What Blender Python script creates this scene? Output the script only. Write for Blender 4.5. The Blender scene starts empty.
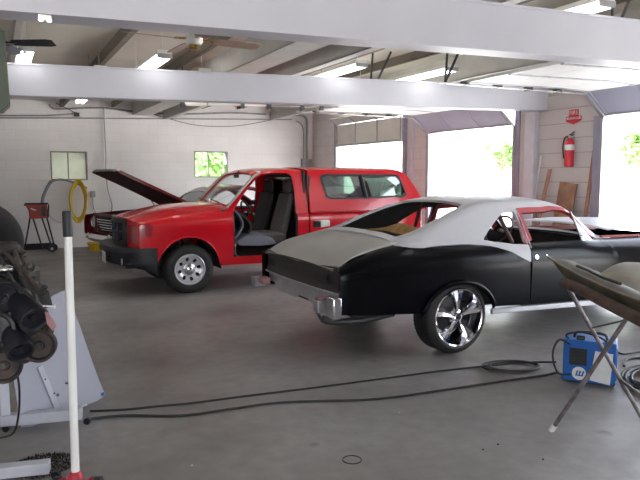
import bpy, bmesh, math, random
from mathutils import Vector, Matrix
from mathutils.geometry import delaunay_2d_cdt
random.seed(7)
C = bpy.context.scene.collection
PI = math.pi
# ---------------------------------------------------------------- camera
F = 637.0; YAW = math.radians(26.93); PIT = math.radians(5.65); EYE = 1.566
def ray(px, py):
    u = (px-320)/F; v = -(py-240)/F
    f = math.cos(PIT)+v*math.sin(PIT); z = -math.sin(PIT)+v*math.cos(PIT)
    return f*math.sin(YAW)+u*math.cos(YAW), f*math.cos(YAW)-u*math.sin(YAW), z
def atY(px, py, Y): x, y, z = ray(px, py); k = Y/y; return Vector((x*k, Y, EYE+z*k))
def atX(px, py, X): x, y, z = ray(px, py); k = X/x; return Vector((X, y*k, EYE+z*k))
def atZ(px, py, Z): x, y, z = ray(px, py); k = (Z-EYE)/z; return Vector((x*k, y*k, Z))
def atD(px, py, D):
    x, y, z = ray(px, py); k = D/(x*math.sin(YAW)+y*math.cos(YAW)); return Vector((x*k, y*k, EYE+z*k))
cam = bpy.data.cameras.new('camera'); co = bpy.data.objects.new('camera', cam); C.objects.link(co)
cam.sensor_width = 36; cam.lens = F/640*36; cam.clip_end = 500; cam.clip_start = .05
co.location = (0, 0, EYE); co.rotation_euler = (PI/2-PIT, 0, -YAW)
bpy.context.scene.camera = co
vs = bpy.context.scene.view_settings
vs.view_transform = 'Standard'; vs.look = 'None'; vs.gamma = 1; vs.use_curve_mapping = False
# ---------------------------------------------------------------- materials
def mat(name, col, rough=.5, metal=0, coat=0, noise=0, scale=4, col2=None, bump=0, bscale=30, spec=.5, emis=0, trans=0):
    m = bpy.data.materials.new(name); m.use_nodes = True
    nt = m.node_tree; b = nt.nodes['Principled BSDF']
    b.inputs['Base Color'].default_value = (*col, 1); b.inputs['Roughness'].default_value = rough
    b.inputs['Metallic'].default_value = metal; b.inputs['Coat Weight'].default_value = coat
    b.inputs['Coat Roughness'].default_value = .08
    b.inputs['Specular IOR Level'].default_value = spec
    if trans: b.inputs['Transmission Weight'].default_value = trans
    if emis:
        b.inputs['Emission Color'].default_value = (*col, 1); b.inputs['Emission Strength'].default_value = emis
    tc = nt.nodes.new('ShaderNodeTexCoord')
    if noise or col2:
        n = nt.nodes.new('ShaderNodeTexNoise'); n.inputs['Scale'].default_value = scale; n.inputs['Detail'].default_value = 6
        nt.links.new(tc.outputs['Object'], n.inputs['Vector'])
        r = nt.nodes.new('ShaderNodeValToRGB')
        c2 = col2 or tuple(c*(1-noise) for c in col)
        r.color_ramp.elements[0].position = .35; r.color_ramp.elements[1].position = .65
        r.color_ramp.elements[0].color = (*c2, 1); r.color_ramp.elements[1].color = (*col, 1)
        nt.links.new(n.outputs['Fac'], r.inputs['Fac']); nt.links.new(r.outputs['Color'], b.inputs['Base Color'])
    if bump:
        n = nt.nodes.new('ShaderNodeTexNoise'); n.inputs['Scale'].default_value = bscale; n.inputs['Detail'].default_value = 8
        nt.links.new(tc.outputs['Object'], n.inputs['Vector'])
        bp = nt.nodes.new('ShaderNodeBump'); bp.inputs['Strength'].default_value = bump; bp.inputs['Distance'].default_value = .01
        nt.links.new(n.outputs['Fac'], bp.inputs['Height']); nt.links.new(bp.outputs['Normal'], b.inputs['Normal'])
    return m
def glass(name, tint, refl=.12, k=.8):
    m = bpy.data.materials.new(name); m.use_nodes = True; nt = m.node_tree; nt.nodes.clear()
    o = nt.nodes.new('ShaderNodeOutputMaterial'); t = nt.nodes.new('ShaderNodeBsdfTransparent'); g = nt.nodes.new('ShaderNodeBsdfGlossy')
    mx = nt.nodes.new('ShaderNodeMixShader'); f = nt.nodes.new('ShaderNodeFresnel'); f.inputs['IOR'].default_value = 1.5
    a = nt.nodes.new('ShaderNodeMath'); a.operation = 'MULTIPLY_ADD'; a.inputs[1].default_value = k; a.inputs[2].default_value = refl*.3
    t.inputs['Color'].default_value = (*tint, 1); g.inputs['Roughness'].default_value = .03
    nt.links.new(f.outputs[0], a.inputs[0]); nt.links.new(a.outputs[0], mx.inputs[0])
    nt.links.new(t.outputs[0], mx.inputs[1]); nt.links.new(g.outputs[0], mx.inputs[2]); nt.links.new(mx.outputs[0], o.inputs[0])
    return m
def emit(name, col, s):
    m = bpy.data.materials.new(name); m.use_nodes = True; nt = m.node_tree; nt.nodes.clear()
    o = nt.nodes.new('ShaderNodeOutputMaterial'); e = nt.nodes.new('ShaderNodeEmission')
    e.inputs[0].default_value = (*col, 1); e.inputs[1].default_value = s; nt.links.new(e.outputs[0], o.inputs[0]); return m
def course_mat(name, col, mortar, bw, rh, axis, offset=.5, msize=.012, noise=.12, boards=False, bump=.3):
    """painted block wall: brick texture laid in the wall's own plane (axis 'x': wall runs along X, 'y': along Y)"""
    m = bpy.data.materials.new(name); m.use_nodes = True; nt = m.node_tree; b = nt.nodes['Principled BSDF']
    b.inputs['Roughness'].default_value = .65
    tc = nt.nodes.new('ShaderNodeTexCoord'); sp = nt.nodes.new('ShaderNodeSeparateXYZ'); cb = nt.nodes.new('ShaderNodeCombineXYZ')
    nt.links.new(tc.outputs['Object'], sp.inputs[0]); nt.links.new(sp.outputs['X' if axis == 'x' else 'Y'], cb.inputs[0]); nt.links.new(sp.outputs['Z'], cb.inputs[1])
    br = nt.nodes.new('ShaderNodeTexBrick'); br.inputs['Scale'].default_value = 1
    br.inputs['Brick Width'].default_value = bw; br.inputs['Row Height'].default_value = rh
    br.inputs['Mortar Size'].default_value = msize; br.inputs['Mortar Smooth'].default_value = .4; br.offset = offset
    br.inputs['Color1'].default_value = (*col, 1); br.inputs['Color2'].default_value = (*[c*.97 for c in col], 1); br.inputs['Mortar'].default_value = (*mortar, 1)
    nt.links.new(cb.outputs[0], br.inputs['Vector'])
    n = nt.nodes.new('ShaderNodeTexNoise'); n.inputs['Scale'].default_value = .9; n.inputs['Detail'].default_value = 8
    nt.links.new(tc.outputs['Object'], n.inputs['Vector'])
    mr = nt.nodes.new('ShaderNodeMapRange'); mr.inputs[1].default_value = .3; mr.inputs[2].default_value = .7; mr.inputs[3].default_value = 1-noise; mr.inputs[4].default_value = 1
    nt.links.new(n.outputs['Fac'], mr.inputs[0])
    mx = nt.nodes.new('ShaderNodeMix'); mx.data_type = 'RGBA'; mx.blend_type = 'MULTIPLY'; mx.inputs[0].default_value = 1
    nt.links.new(br.outputs['Color'], mx.inputs[6]); nt.links.new(mr.outputs[0], mx.inputs[7]); nt.links.new(mx.outputs[2], b.inputs['Base Color'])
    bp = nt.nodes.new('ShaderNodeBump'); bp.inputs['Strength'].default_value = bump; bp.inputs['Distance'].default_value = .01; bp.invert = True
    nt.links.new(br.outputs['Fac'], bp.inputs['Height']); nt.links.new(bp.outputs['Normal'], b.inputs['Normal'])
    return m
M = {}
# ---------------------------------------------------------------- mesh builder
class MB:
    def __init__(s): s.v = []; s.f = []
    def add(s, vs, fs):
        o = len(s.v); s.v += [tuple(v) for v in vs]; s.f += [tuple(i+o for i in f) for f in fs]; return s
    def box(s, a, b, rot=None, c=None):
        a, b = Vector(a), Vector(b)
        vs = [Vector((x, y, z)) for x in (a.x, b.x) for y in (a.y, b.y) for z in (a.z, b.z)]
        if rot is not None:
            c = Vector(c) if c is not None else (a+b)/2
            vs = [rot @ (v-c)+c for v in vs]
        return s.add(vs, [(0,1,3,2),(4,6,7,5),(0,4,5,1),(2,3,7,6),(0,2,6,4),(1,5,7,3)])
    def bar(s, p, q, w, h, up=(0,0,1)):
        p, q = Vector(p), Vector(q); d = (q-p).normalized(); u = Vector(up)
        sd = d.cross(u)
        if sd.length < 1e-4: sd = d.cross(Vector((1,0,0)))
        sd.normalize(); u = sd.cross(d)
        vs = [e+sd*a*w/2+u*b*h/2 for e in (p, q) for a, b in ((-1,-1),(1,-1),(1,1),(-1,1))]
        return s.add(vs, [(0,3,2,1),(4,5,6,7),(0,1,5,4),(1,2,6,5),(2,3,7,6),(3,0,4,7)])
    def tube(s, pts, r, n=8, closed=False, cap=True):
        pts = [Vector(p) for p in pts]; N = len(pts); rs = r if isinstance(r, (list, tuple)) else [r]*N
        vs = []; pu = None
        for i, p in enumerate(pts):
            a = pts[(i-1) % N] if closed or i else p; b = pts[(i+1) % N] if closed or i < N-1 else p
            t = (b-a).normalized() if (b-a).length > 1e-9 else Vector((0,0,1))
            if pu is None:
                pu = t.orthogonal().normalized()
            pu = (pu-t*pu.dot(t))
            pu = pu.normalized() if pu.length > 1e-6 else t.orthogonal().normalized()
            w = t.cross(pu)
            for k in range(n):
                an = 2*PI*k/n; vs.append(p+(pu*math.cos(an)+w*math.sin(an))*rs[i])
        fs = []
        for i in range(N if closed else N-1):
            j = (i+1) % N
            for k in range(n): fs.append((i*n+k, i*n+(k+1) % n, j*n+(k+1) % n, j*n+k))
        if cap and not closed: fs += [tuple(range(n))[::-1], tuple((N-1)*n+k for k in range(n))]
        return s.add(vs, fs)
    def cyl(s, p, q, r, r2=None, n=16): return s.tube([p, q], [r, r2 if r2 is not None else r], n)
    def lathe(s, prof, c, ax, n=32, caps=True):
        """prof: (radius, along) pairs; c centre; ax direction"""
        c, ax = Vector(c), Vector(ax).normalized(); u = ax.orthogonal().normalized(); w = ax.cross(u)
        vs = []
        for r, h in prof:
            for k in range(n):
                a = 2*PI*k/n; vs.append(c+ax*h+(u*math.cos(a)+w*math.sin(a))*r)
        fs = [(i*n+k, i*n+(k+1) % n, (i+1)*n+(k+1) % n, (i+1)*n+k) for i in range(len(prof)-1) for k in range(n)]
        if caps:
            if prof[0][0] > 1e-5: fs.append(tuple(range(n))[::-1])
            if prof[-1][0] > 1e-5: fs.append(tuple((len(prof)-1)*n+k for k in range(n)))
        return s.add(vs, fs)
    def prism(s, poly, d):
        """poly: 3-D outline, d: extrusion vector"""
        poly = [Vector(p) for p in poly]; d = Vector(d); n = len(poly)
        return s.add(poly+[p+d for p in poly], [tuple(range(n))[::-1], tuple(range(n, 2*n))]+[(i, (i+1) % n, (i+1) % n+n, i+n) for i in range(n)])
    def ball(s, c, r, nu=16, nv=10, sc=(1,1,1)):
        vs = []; fs = []
        for j in range(nv+1):
            th = PI*j/nv
            for k in range(nu):
                a = 2*PI*k/nu
                vs.append((c[0]+r*sc[0]*math.sin(th)*math.cos(a), c[1]+r*sc[1]*math.sin(th)*math.sin(a), c[2]+r*sc[2]*math.cos(th)))
        for j in range(nv):
            for k in range(nu): fs.append((j*nu+k, (j+1)*nu+k, (j+1)*nu+(k+1) % nu, j*nu+(k+1) % nu))
        return s.add(vs, fs)
    def grid(s, fn, nu, nv):
        vs = [fn(i/nu, j/nv) for i in range(nu+1) for j in range(nv+1)]
        return s.add(vs, [(i*(nv+1)+j, (i+1)*(nv+1)+j, (i+1)*(nv+1)+j+1, i*(nv+1)+j+1) for i in range(nu) for j in range(nv)])
    def build(s, name, m, parent=None, smooth=35, bevel=0, solid=0, out=None, loc=None, doubles=True, soff=-1):
        base = Vector(loc) if loc is not None else (Vector(parent['_o']) if parent is not None else Vector((0,0,0)))
        me = bpy.data.meshes.new(name); me.from_pydata([Vector(v)-base for v in s.v], [], s.f); me.update()
        bm = bmesh.new(); bm.from_mesh(me)
        if doubles: bmesh.ops.remove_doubles(bm, verts=bm.verts, dist=1e-5)
        if out is None: bmesh.ops.recalc_face_normals(bm, faces=bm.faces)
        else:
            o = Vector(out)-base
            for f in bm.faces:
                if (f.calc_center_median()-o).dot(f.normal) < 0: f.normal_flip()
        a = math.radians(smooth)
        for f in bm.faces: f.smooth = True
        for e in bm.edges:
            if len(e.link_faces) == 2:
                try: e.smooth = e.calc_face_angle() < a
                except Exception: pass
            elif solid: e.smooth = False
        bm.to_mesh(me); bm.free()
        me.materials.append(M[m] if isinstance(m, str) else m)
        o = bpy.data.objects.new(name, me); C.objects.link(o)
        if parent is not None: o.parent = parent; o['_o'] = list(parent['_o'])
        else: o.location = base; o['_o'] = list(base)
        if solid:
            md = o.modifiers.new('solid', 'SOLIDIFY'); md.thickness = solid; md.offset = soff
        if bevel:
            md = o.modifiers.new('bevel', 'BEVEL'); md.width = bevel; md.segments = 2; md.limit_method = 'ANGLE'; md.angle_limit = .7
        return o
def tag(o, label, cat, group=None, kind=None):
    o['label'] = label; o['category'] = cat
    if group: o['group'] = group
    if kind: o['kind'] = kind
    return o
def thing(name, label, cat, loc, group=None):
    o = bpy.data.objects.new(name, None); C.objects.link(o); o.location = loc; o['_o'] = list(loc); o.empty_display_size = .1
    return tag(o, label, cat, group)
def struct(mb, name, m, **k):
    o = mb.build(name, m, **k); o['kind'] = 'structure'; return o
def lerp(tab, x):
    if x <= tab[0][0]: return tab[0][1]
    for (a, p), (b, q) in zip(tab, tab[1:]):
        if x <= b: return p+(q-p)*(x-a)/(b-a)
    return tab[-1][1]
def smo(tab, x):
    """smooth (averaged) interpolation of a table"""
    h = .05; return (lerp(tab, x-h)+2*lerp(tab, x)+lerp(tab, x+h))/4
def inpoly(p, poly):
    x, y = p; c = False; n = len(poly)
    for i in range(n):
        x1, y1 = poly[i]; x2, y2 = poly[(i+1) % n]
        if (y1 > y) != (y2 > y) and x < (x2-x1)*(y-y1)/(y2-y1)+x1: c = not c
    return c
def segd(p, a, b):
    ax, ay = a; bx, by = b; dx, dy = bx-ax, by-ay; L = dx*dx+dy*dy
    t = 0 if L == 0 else max(0, min(1, ((p[0]-ax)*dx+(p[1]-ay)*dy)/L))
    return math.hypot(p[0]-ax-t*dx, p[1]-ay-t*dy)
def sheet(outer, holes, fn, res=.06):
    """triangulated sheet over a 2-D outline with holes, mapped by fn(u, v) -> 3-D"""
    pts = []; edges = []
    loops = []
    for lp in [outer]+list(holes):
        st = len(pts); L = []
        for i in range(len(lp)):
            a, b = lp[i], lp[(i+1) % len(lp)]; n = max(1, int(math.hypot(b[0]-a[0], b[1]-a[1])/res+.5))
            for k in range(n): L.append((a[0]+(b[0]-a[0])*k/n, a[1]+(b[1]-a[1])*k/n))
        pts += L; edges += [(st+i, st+(i+1) % len(L)) for i in range(len(L))]; loops.append(L)
    xs = [p[0] for p in outer]; ys = [p[1] for p in outer]
    segs = [(lp[i], lp[(i+1) % len(lp)]) for lp in [outer]+list(holes) for i in range(len(lp))]
    nx = int((max(xs)-min(xs))/res)+2; ny = int((max(ys)-min(ys))/res)+2
    for i in range(nx):
        for j in range(ny):
            p = (min(xs)+(i+.5*(j % 2))*res+1e-4, min(ys)+j*res+1e-4)
            if inpoly(p, outer) and not any(inpoly(p, h) for h in holes) and all(segd(p, a, b) > res*.45 for a, b in segs): pts.append(p)
    v, e, f, *_ = delaunay_2d_cdt([Vector(p) for p in pts], edges, [], 0, 1e-6)
    ff = []
    for t in f:
        c = (sum(v[i][0] for i in t)/3, sum(v[i][1] for i in t)/3)
        if inpoly(c, outer) and not any(inpoly(c, h) for h in holes): ff.append(tuple(t))
    used = sorted({i for t in ff for i in t}); mp = {i: k for k, i in enumerate(used)}
    return MB().add([fn(v[i][0], v[i][1]) for i in used], [tuple(mp[i] for i in t) for t in ff])
def circ(cx, cy, r, n=24, a0=0, a1=2*PI, ry=None):
    full = abs(a1-a0-2*PI) < 1e-6; N = n if full else n+1
    return [(cx+r*math.cos(a0+(a1-a0)*k/n), cy+(ry or r)*math.sin(a0+(a1-a0)*k/n)) for k in range(N)]
def rrect(x0, y0, x1, y1, r, n=4):
    P = []
    for cx, cy, a in ((x1-r, y0+r, -PI/2), (x1-r, y1-r, 0), (x0+r, y1-r, PI/2), (x0+r, y0+r, PI)):
        P += [(cx+r*math.cos(a+PI/2*k/n), cy+r*math.sin(a+PI/2*k/n)) for k in range(n+1)]
    return P
def bez(pts, n=8):
    """smooth curve through points (Catmull-Rom)"""
    P = [Vector(p) for p in pts]; out = []
    for i in range(len(P)-1):
        a = P[max(i-1, 0)]; b = P[i]; c = P[i+1]; d = P[min(i+2, len(P)-1)]
        for k in range(n):
            t = k/n; out.append(.5*((2*b)+(c-a)*t+(2*a-5*b+4*c-d)*t*t+(3*b-a-3*c+d)*t*t*t))
    out.append(P[-1]); return out
def Rz(a): return Matrix.Rotation(a, 3, 'Z')
def Rx(a): return Matrix.Rotation(a, 3, 'X')
def Ry(a): return Matrix.Rotation(a, 3, 'Y')
# text strokes as flat raised mesh
def text_obj(txt, size, name, m, parent, loc, rot, ext=.001, align='CENTER'):
    cu = bpy.data.curves.new(name, 'FONT'); cu.body = txt; cu.size = size; cu.extrude = ext; cu.align_x = align; cu.align_y = 'CENTER'
    o = bpy.data.objects.new(name, cu); C.objects.link(o)
    dg = bpy.context.evaluated_depsgraph_get(); me = bpy.data.meshes.new_from_object(o.evaluated_get(dg)); bpy.data.objects.remove(o)
    ob = bpy.data.objects.new(name, me); C.objects.link(ob); me.materials.clear(); me.materials.append(M[m])
    if parent is not None:
        ob.parent = parent; ob['_o'] = list(parent['_o']); ob.location = Vector(loc)-Vector(parent['_o'])
    else: ob.location = loc
    ob.rotation_euler = rot; return ob
# ---------------------------------------------------------------- car body surfaces
class Body:
    """car surface: flank below the shoulder, shoulder arc, greenhouse side with tumblehome, crowned top"""
    def __init__(s, yc, W, zc, ze, ine, zt, tumble, crown=.05, tuck=.06, tuckz=.45, dr=.05):
        s.yc, s.W, s.zc, s.ze, s.ine, s.zt, s.tum, s.crown, s.tuck, s.tuckz, s.dr = yc, W, zc, ze, ine, zt, tumble, crown, tuck, tuckz, dr
    def w_of(s, x, z):
        zc = s.zc(x); ze = smo(s.ze, x)
        if z <= zc: return z
        return zc+.3*math.asin(min(1, (z-zc)/max(.01, ze-zc)))*2/PI
    def half(s, x, z):
        """half width at x, z"""
        zc = s.zc(x); ze = smo(s.ze, x); W = smo(s.W, x); i = smo(s.ine, x)
        if z <= zc: return W-s.tuck*max(0, (s.tuckz-z)/.2)**2-.012*((z-zc)/.4)**2
        if z <= ze: return W-i*(1-math.sqrt(max(0, 1-((z-zc)/max(.01, ze-zc))**2)))
        return W-i-(z-ze)*s.tum
    def side(s, x, w, sg=-1):
        zc = s.zc(x); ze = smo(s.ze, x)
        if w <= zc: z = w; h = s.half(x, z)
        else:
            t = min(1, (w-zc)/.3); z = zc+(ze-zc)*math.sin(t*PI/2); h = smo(s.W, x)-smo(s.ine, x)*(1-math.cos(t*PI/2))
        return (x, s.yc+sg*h, z)
    def zs(s, x): return max(smo(s.zt, x)-s.dr, smo(s.ze, x)+.002)
    def vz(s, x, z): return 1+(s.zs(x)-z)
    def yedge(s, x): return s.half(x, s.zs(x)+1e-4)
    def top(s, x, v):
        """v in [-1, 1] across the top, |v| > 1 down the sides (metres below the roof edge)"""
        sg = -1 if v < 0 else 1; a = abs(v); zt = smo(s.zt, x); zs = s.zs(x)
        if a <= 1: return (x, s.yc+v*s.yedge(x), zt-(zt-zs)*a**3)
        z = zs-(a-1); return (x, s.yc+sg*s.half(x, z), z)
    def px(s, px, py, sg=-1, n=12):
        """pixel -> (x, z) on the near flank"""
        Y = s.yc+sg*s.half(3, .6)
        for _ in range(n):
            p = atY(px, py, Y); Y = s.yc+sg*s.half(p.x, p.z)
        return p.x, p.z
    def pw(s, px, py): x, z = s.px(px, py); return x, s.w_of(x, z)
    def pv(s, px, py): x, z = s.px(px, py); return x, -s.vz(x, z)
    def pt(s, px, py):
        """pixel -> (x, v) on the top surface by marching the ray"""
        r = Vector(ray(px, py)); r.normalize(); k = 2.0
        while k < 16:
            p = r*k; p.z += EYE
            if abs(p.y-s.yc) < s.yedge(p.x)*1.02:
                v = (p.y-s.yc)/s.yedge(p.x)
                if p.z <= s.top(p.x, max(-1, min(1, v)))[2]: return p.x, v
            k += .01
        return None
# ================================================================= materials
M['floor'] = mat('concrete', (.27,.255,.25), .42, noise=0, spec=.35)
def floor_nodes():
    nt = M['floor'].node_tree; b = nt.nodes['Principled BSDF']; tc = nt.nodes.new('ShaderNodeTexCoord')
    def noise(sc, det=8, w=None):
        n = nt.nodes.new('ShaderNodeTexNoise'); n.inputs['Scale'].default_value = sc; n.inputs['Detail'].default_value = det
        nt.links.new(tc.outputs['Object'], n.inputs['Vector']); return n
    def ramp(a, b_, ca, cb, src):
        r = nt.nodes.new('ShaderNodeValToRGB'); r.color_ramp.elements[0].position = a; r.color_ramp.elements[1].position = b_
        r.color_ramp.elements[0].color = (*ca, 1); r.color_ramp.elements[1].color = (*cb, 1); nt.links.new(src.outputs['Fac'], r.inputs['Fac']); return r
    base = ramp(.36, .66, (.215,.198,.190), (.355,.341,.338), noise(.7))
    fine = ramp(.3, .7, (.80,.80,.80), (1,1,1), noise(9))
    spots = ramp(.24, .31, (.45,.40,.36), (1,1,1), noise(2.6, 3))
    m1 = nt.nodes.new('ShaderNodeMix'); m1.data_type = 'RGBA'; m1.blend_type = 'MULTIPLY'; m1.inputs[0].default_value = 1
    m2 = nt.nodes.new('ShaderNodeMix'); m2.data_type = 'RGBA'; m2.blend_type = 'MULTIPLY'; m2.inputs[0].default_value = 1
    nt.links.new(base.outputs[0], m1.inputs[6]); nt.links.new(fine.outputs[0], m1.inputs[7])
    nt.links.new(m1.outputs[2], m2.inputs[6]); nt.links.new(spots.outputs[0], m2.inputs[7]); nt.links.new(m2.outputs[2], b.inputs['Base Color'])
    rr = ramp(.35, .65, (.34,)*3, (.55,)*3, noise(1.3)); nt.links.new(rr.outputs[0], b.inputs['Roughness'])
floor_nodes()
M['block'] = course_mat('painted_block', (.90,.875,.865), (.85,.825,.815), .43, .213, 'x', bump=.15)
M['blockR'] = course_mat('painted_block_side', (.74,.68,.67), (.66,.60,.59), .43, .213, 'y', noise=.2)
M['siding'] = course_mat('horizontal_board_wall', (.64,.59,.575), (.44,.40,.395), 9.0, .213, 'y', msize=.008)
M['ceil'] = mat('white_ceiling_sheet', (.72,.69,.60), .5, noise=.12, scale=1.2)
M['beam'] = mat('white_painted_steel', (.60,.60,.66), .45, noise=.05, scale=2)
M['purlin'] = mat('purlin_paint', (.62,.60,.56), .5, noise=.15, scale=3)
M['purlin_dark'] = mat('purlin_brown_paint', (.22,.19,.15), .6, noise=.2, scale=5)
M['doorpanel'] = mat('door_panel_paint', (.36,.36,.43), .5, noise=.06, scale=2)
M['doorbeige'] = mat('door_panel_beige', (.70,.68,.64), .5, noise=.1, scale=3)
M['doorwhite'] = mat('door_panel_white', (.80,.79,.76), .45, noise=.05, scale=3)
M['steel'] = mat('galvanised_steel', (.45,.45,.46), .4, .7, noise=.2, scale=8)
M['darksteel'] = mat('dark_steel', (.08,.08,.085), .45, .6, noise=.3, scale=12)
M['post'] = mat('door_post_paint', (.34,.32,.40), .5, noise=.15, scale=5)
M['pinkpost'] = mat('white_column_paint', (.66,.64,.70), .5, noise=.1, scale=5)
M['creampost'] = mat('cream_jamb_paint', (.62,.56,.53), .6, noise=.1, scale=5)
M['tube'] = emit('fluorescent_tube_glow', (1,.99,.97), 6)
M['fixture'] = mat('light_fixture_white', (.75,.74,.68), .4, noise=.06)
M['black'] = mat('black_plastic', (.012,.012,.014), .4, noise=.3, scale=20)
M['cable'] = mat('black_cable_rubber', (.02,.018,.018), .55, noise=.3, scale=20)
M['conduit'] = mat('conduit_paint', (.36,.35,.36), .4, .3, noise=.2, scale=8)
M['wood'] = mat('board_wood', (.40,.22,.13), .6, col2=(.28,.14,.08), scale=7)
M['wood2'] = mat('reddish_board_wood', (.42,.20,.13), .6, col2=(.30,.13,.09), scale=6)
M['concrete_out'] = mat('outside_pavement', (.72,.70,.66), .8, noise=.1, scale=1)
M['grass'] = mat('outside_grass', (.22,.35,.10), .9, noise=.4, scale=2)
M['leaf'] = mat('tree_leaves', (.42,.58,.24), .6, col2=(.24,.42,.12), scale=3)
M['trunk'] = mat('tree_bark', (.20,.15,.11), .9, noise=.4, scale=9)
M['whitewall'] = mat('outbuilding_white', (.86,.85,.83), .7, noise=.04)
M['whitedoor'] = mat('outbuilding_door', (.80,.78,.77), .6, noise=.04)
M['jamb'] = mat('pinkish_door_trim', (.17,.12,.125), .6)
M['frame'] = mat('window_frame_paint', (.30,.29,.27), .5, noise=.2, scale=8)
M['film'] = mat('frosted_pane', (.90,.90,.84), .5, noise=.08, scale=4, trans=.2)
M['glass'] = glass('clear_glass', (.93,.97,.95))
M['red'] = mat('red_label', (.55,.02,.02), .4, noise=.05)
M['whitepaint'] = mat('white_label', (.8,.78,.74), .5, noise=.05)
# ================================================================= the building
XR, YB = 7.45, 15.1
XL, YF = -3.6, -4.0
def ztop(x): return 2.68+.030*x
def zbot(x): return 2.365+.026*x
mb = MB(); mb.box((XL-.2, YF, -.12), (XR+.25, YB+.25, 0)); struct(mb, 'floor', 'floor')
# back wall with two window openings
W1 = (1.093, 1.854, 1.499, 2.128); W2 = (4.284, 5.126, 1.555, 2.186)
bk = sheet([(XL, 0), (XR, 0), (XR, 3.7), (XL, 3.7)], [[(a, c), (b, c), (b, d), (a, d)] for a, b, c, d in (W1, W2)], lambda u, v: (u, YB, v), .8)
struct(bk, 'wall_back', 'block', out=(2, 0, 1), solid=.2, smooth=20, soff=1)
bpy.data.objects['wall_back'].modifiers['solid'].offset = 1
for o in [bpy.data.objects['wall_back']]:
    for p in o.data.polygons:
        pass
# right wall: three bays in view plus one nearer
D = [(10.86, 13.75), (7.70, 10.02), (3.85, 6.12), (.3, 2.9)]   # door openings along Y
holes = [[(a, -.0), (b, -.0), (b, 2.95 if i == 0 else 2.86), (a, 2.95 if i == 0 else 2.86)] for i, (a, b) in enumerate(D)]
def wallR(y0, y1, z0, z1, name, m):
    b = MB(); b.box((XR, y0, z0), (XR+.2, y1, z1)); return struct(b, name, m)
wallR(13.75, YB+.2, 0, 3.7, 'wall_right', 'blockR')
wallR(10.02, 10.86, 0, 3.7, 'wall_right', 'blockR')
wallR(6.12, 7.62, 0, 3.7, 'wall_right', 'siding')
wallR(2.9, 3.85, 0, 3.7, 'wall_right', 'siding')
wallR(YF, .3, 0, 3.7, 'wall_right', 'siding')
for (a, b), z in zip(D, (2.99, 2.84, 2.80, 2.8)):
    wallR(a, b if b != 10.02 else 10.02, z, 3.7, 'wall_right', 'siding')
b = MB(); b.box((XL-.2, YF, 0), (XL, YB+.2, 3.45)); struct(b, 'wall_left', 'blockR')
# near wall behind the viewer, with an added open bay sized for the daylight
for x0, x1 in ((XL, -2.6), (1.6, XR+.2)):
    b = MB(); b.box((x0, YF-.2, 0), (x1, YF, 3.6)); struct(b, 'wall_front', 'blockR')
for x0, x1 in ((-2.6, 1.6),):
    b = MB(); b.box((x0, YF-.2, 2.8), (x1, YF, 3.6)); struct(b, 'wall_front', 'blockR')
# ceiling: thin sheet following the beams' gentle fall
b = MB()
x0, x1 = XL-.3, XR+.6
b.add([(x0, YF-.3, ztop(x0)+.50), (x1, YF-.3, ztop(x1)+.50), (x1, YB+.3, ztop(x1)+.50), (x0, YB+.3, ztop(x0)+.50),
       (x0, YF-.3, ztop(x0)+.62), (x1, YF-.3, ztop(x1)+.62), (x1, YB+.3, ztop(x1)+.62), (x0, YB+.3, ztop(x0)+.62)],
      [(0,1,2,3), (4,7,6,5), (0,4,5,1), (1,5,6,2), (2,6,7,3), (3,7,4,0)])
# (sits on top of the walls)
struct(b, 'ceiling', 'ceil')
# two big steel cross beams (wide flange)
def beam(Y, n):
    b = MB(); xa, xb = XL, XR-.02
    def seg(dy0, dy1, top, lo, hi):
        f = ztop if top else zbot
        vs = []
        for x in (xa, xb):
            zt = f(x)
            vs += [(x, Y+dy0, zt+lo), (x, Y+dy1, zt+lo), (x, Y+dy1, zt+hi), (x, Y+dy0, zt+hi)]
        b.add(vs, [(0,1,2,3), (4,7,6,5), (0,4,5,1), (1,5,6,2), (2,6,7,3), (3,7,4,0)])
    seg(-.012, .19, True, -.018, 0); seg(-.012, .19, False, 0, .018)
    vs = []
    for x in (xa, xb): vs += [(x, Y+.0, zbot(x)+.018), (x, Y+.014, zbot(x)+.018), (x, Y+.014, ztop(x)-.018), (x, Y+.0, ztop(x)-.018)]
    b.add(vs, [(0,1,2,3), (4,7,6,5), (0,4,5,1), (1,5,6,2), (2,6,7,3), (3,7,4,0)])
    o = struct(b, n, 'beam', smooth=20); return o
beam(7.1, 'trim_1'); beam(3.53, 'trim_2')
# purlins carried on the beams, running from front to back
pi = 3
for X, w, h0, m in ((-2.4, .06, .36, 'purlin'), (-.9, .06, .36, 'purlin'), (.28, .06, .38, 'purlin'), (1.36, .07, .36, 'purlin_dark'), (2.43, .045, .38, 'purlin_dark'), (3.05, .38, .20, 'purlin'), (3.62, .12, .12, 'purlin'), (4.5, .045, .38, 'purlin_dark'), (5.4, .045, .38, 'purlin_dark'), (6.3, .10, .14, 'purlin')):
    b = MB(); z1_ = ztop(X)+.499
    b.box((X-w/2, YF, ztop(X)+h0), (X-w/2+.012, YB, z1_)); b.box((X+w/2-.012, YF, ztop(X)+h0), (X+w/2, YB, z1_)); b.box((X-w/2, YF, ztop(X)+h0-.002), (X+w/2, YB, ztop(X)+h0+.012))
    struct(b, 'trim_%d' % pi, m); pi += 1
# column under the beam end and jambs
b = MB(); b.box((XR-.10, 7.27, 0), (XR-.001, 7.47, zbot(XR-.1)-.002)); struct(b, 'trim_13', 'pinkpost', bevel=.006)
b = MB(); b.box((XR-.04, 7.47, 0), (XR-.001, 7.62, 2.6)); struct(b, 'trim_14', 'creampost')
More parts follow.
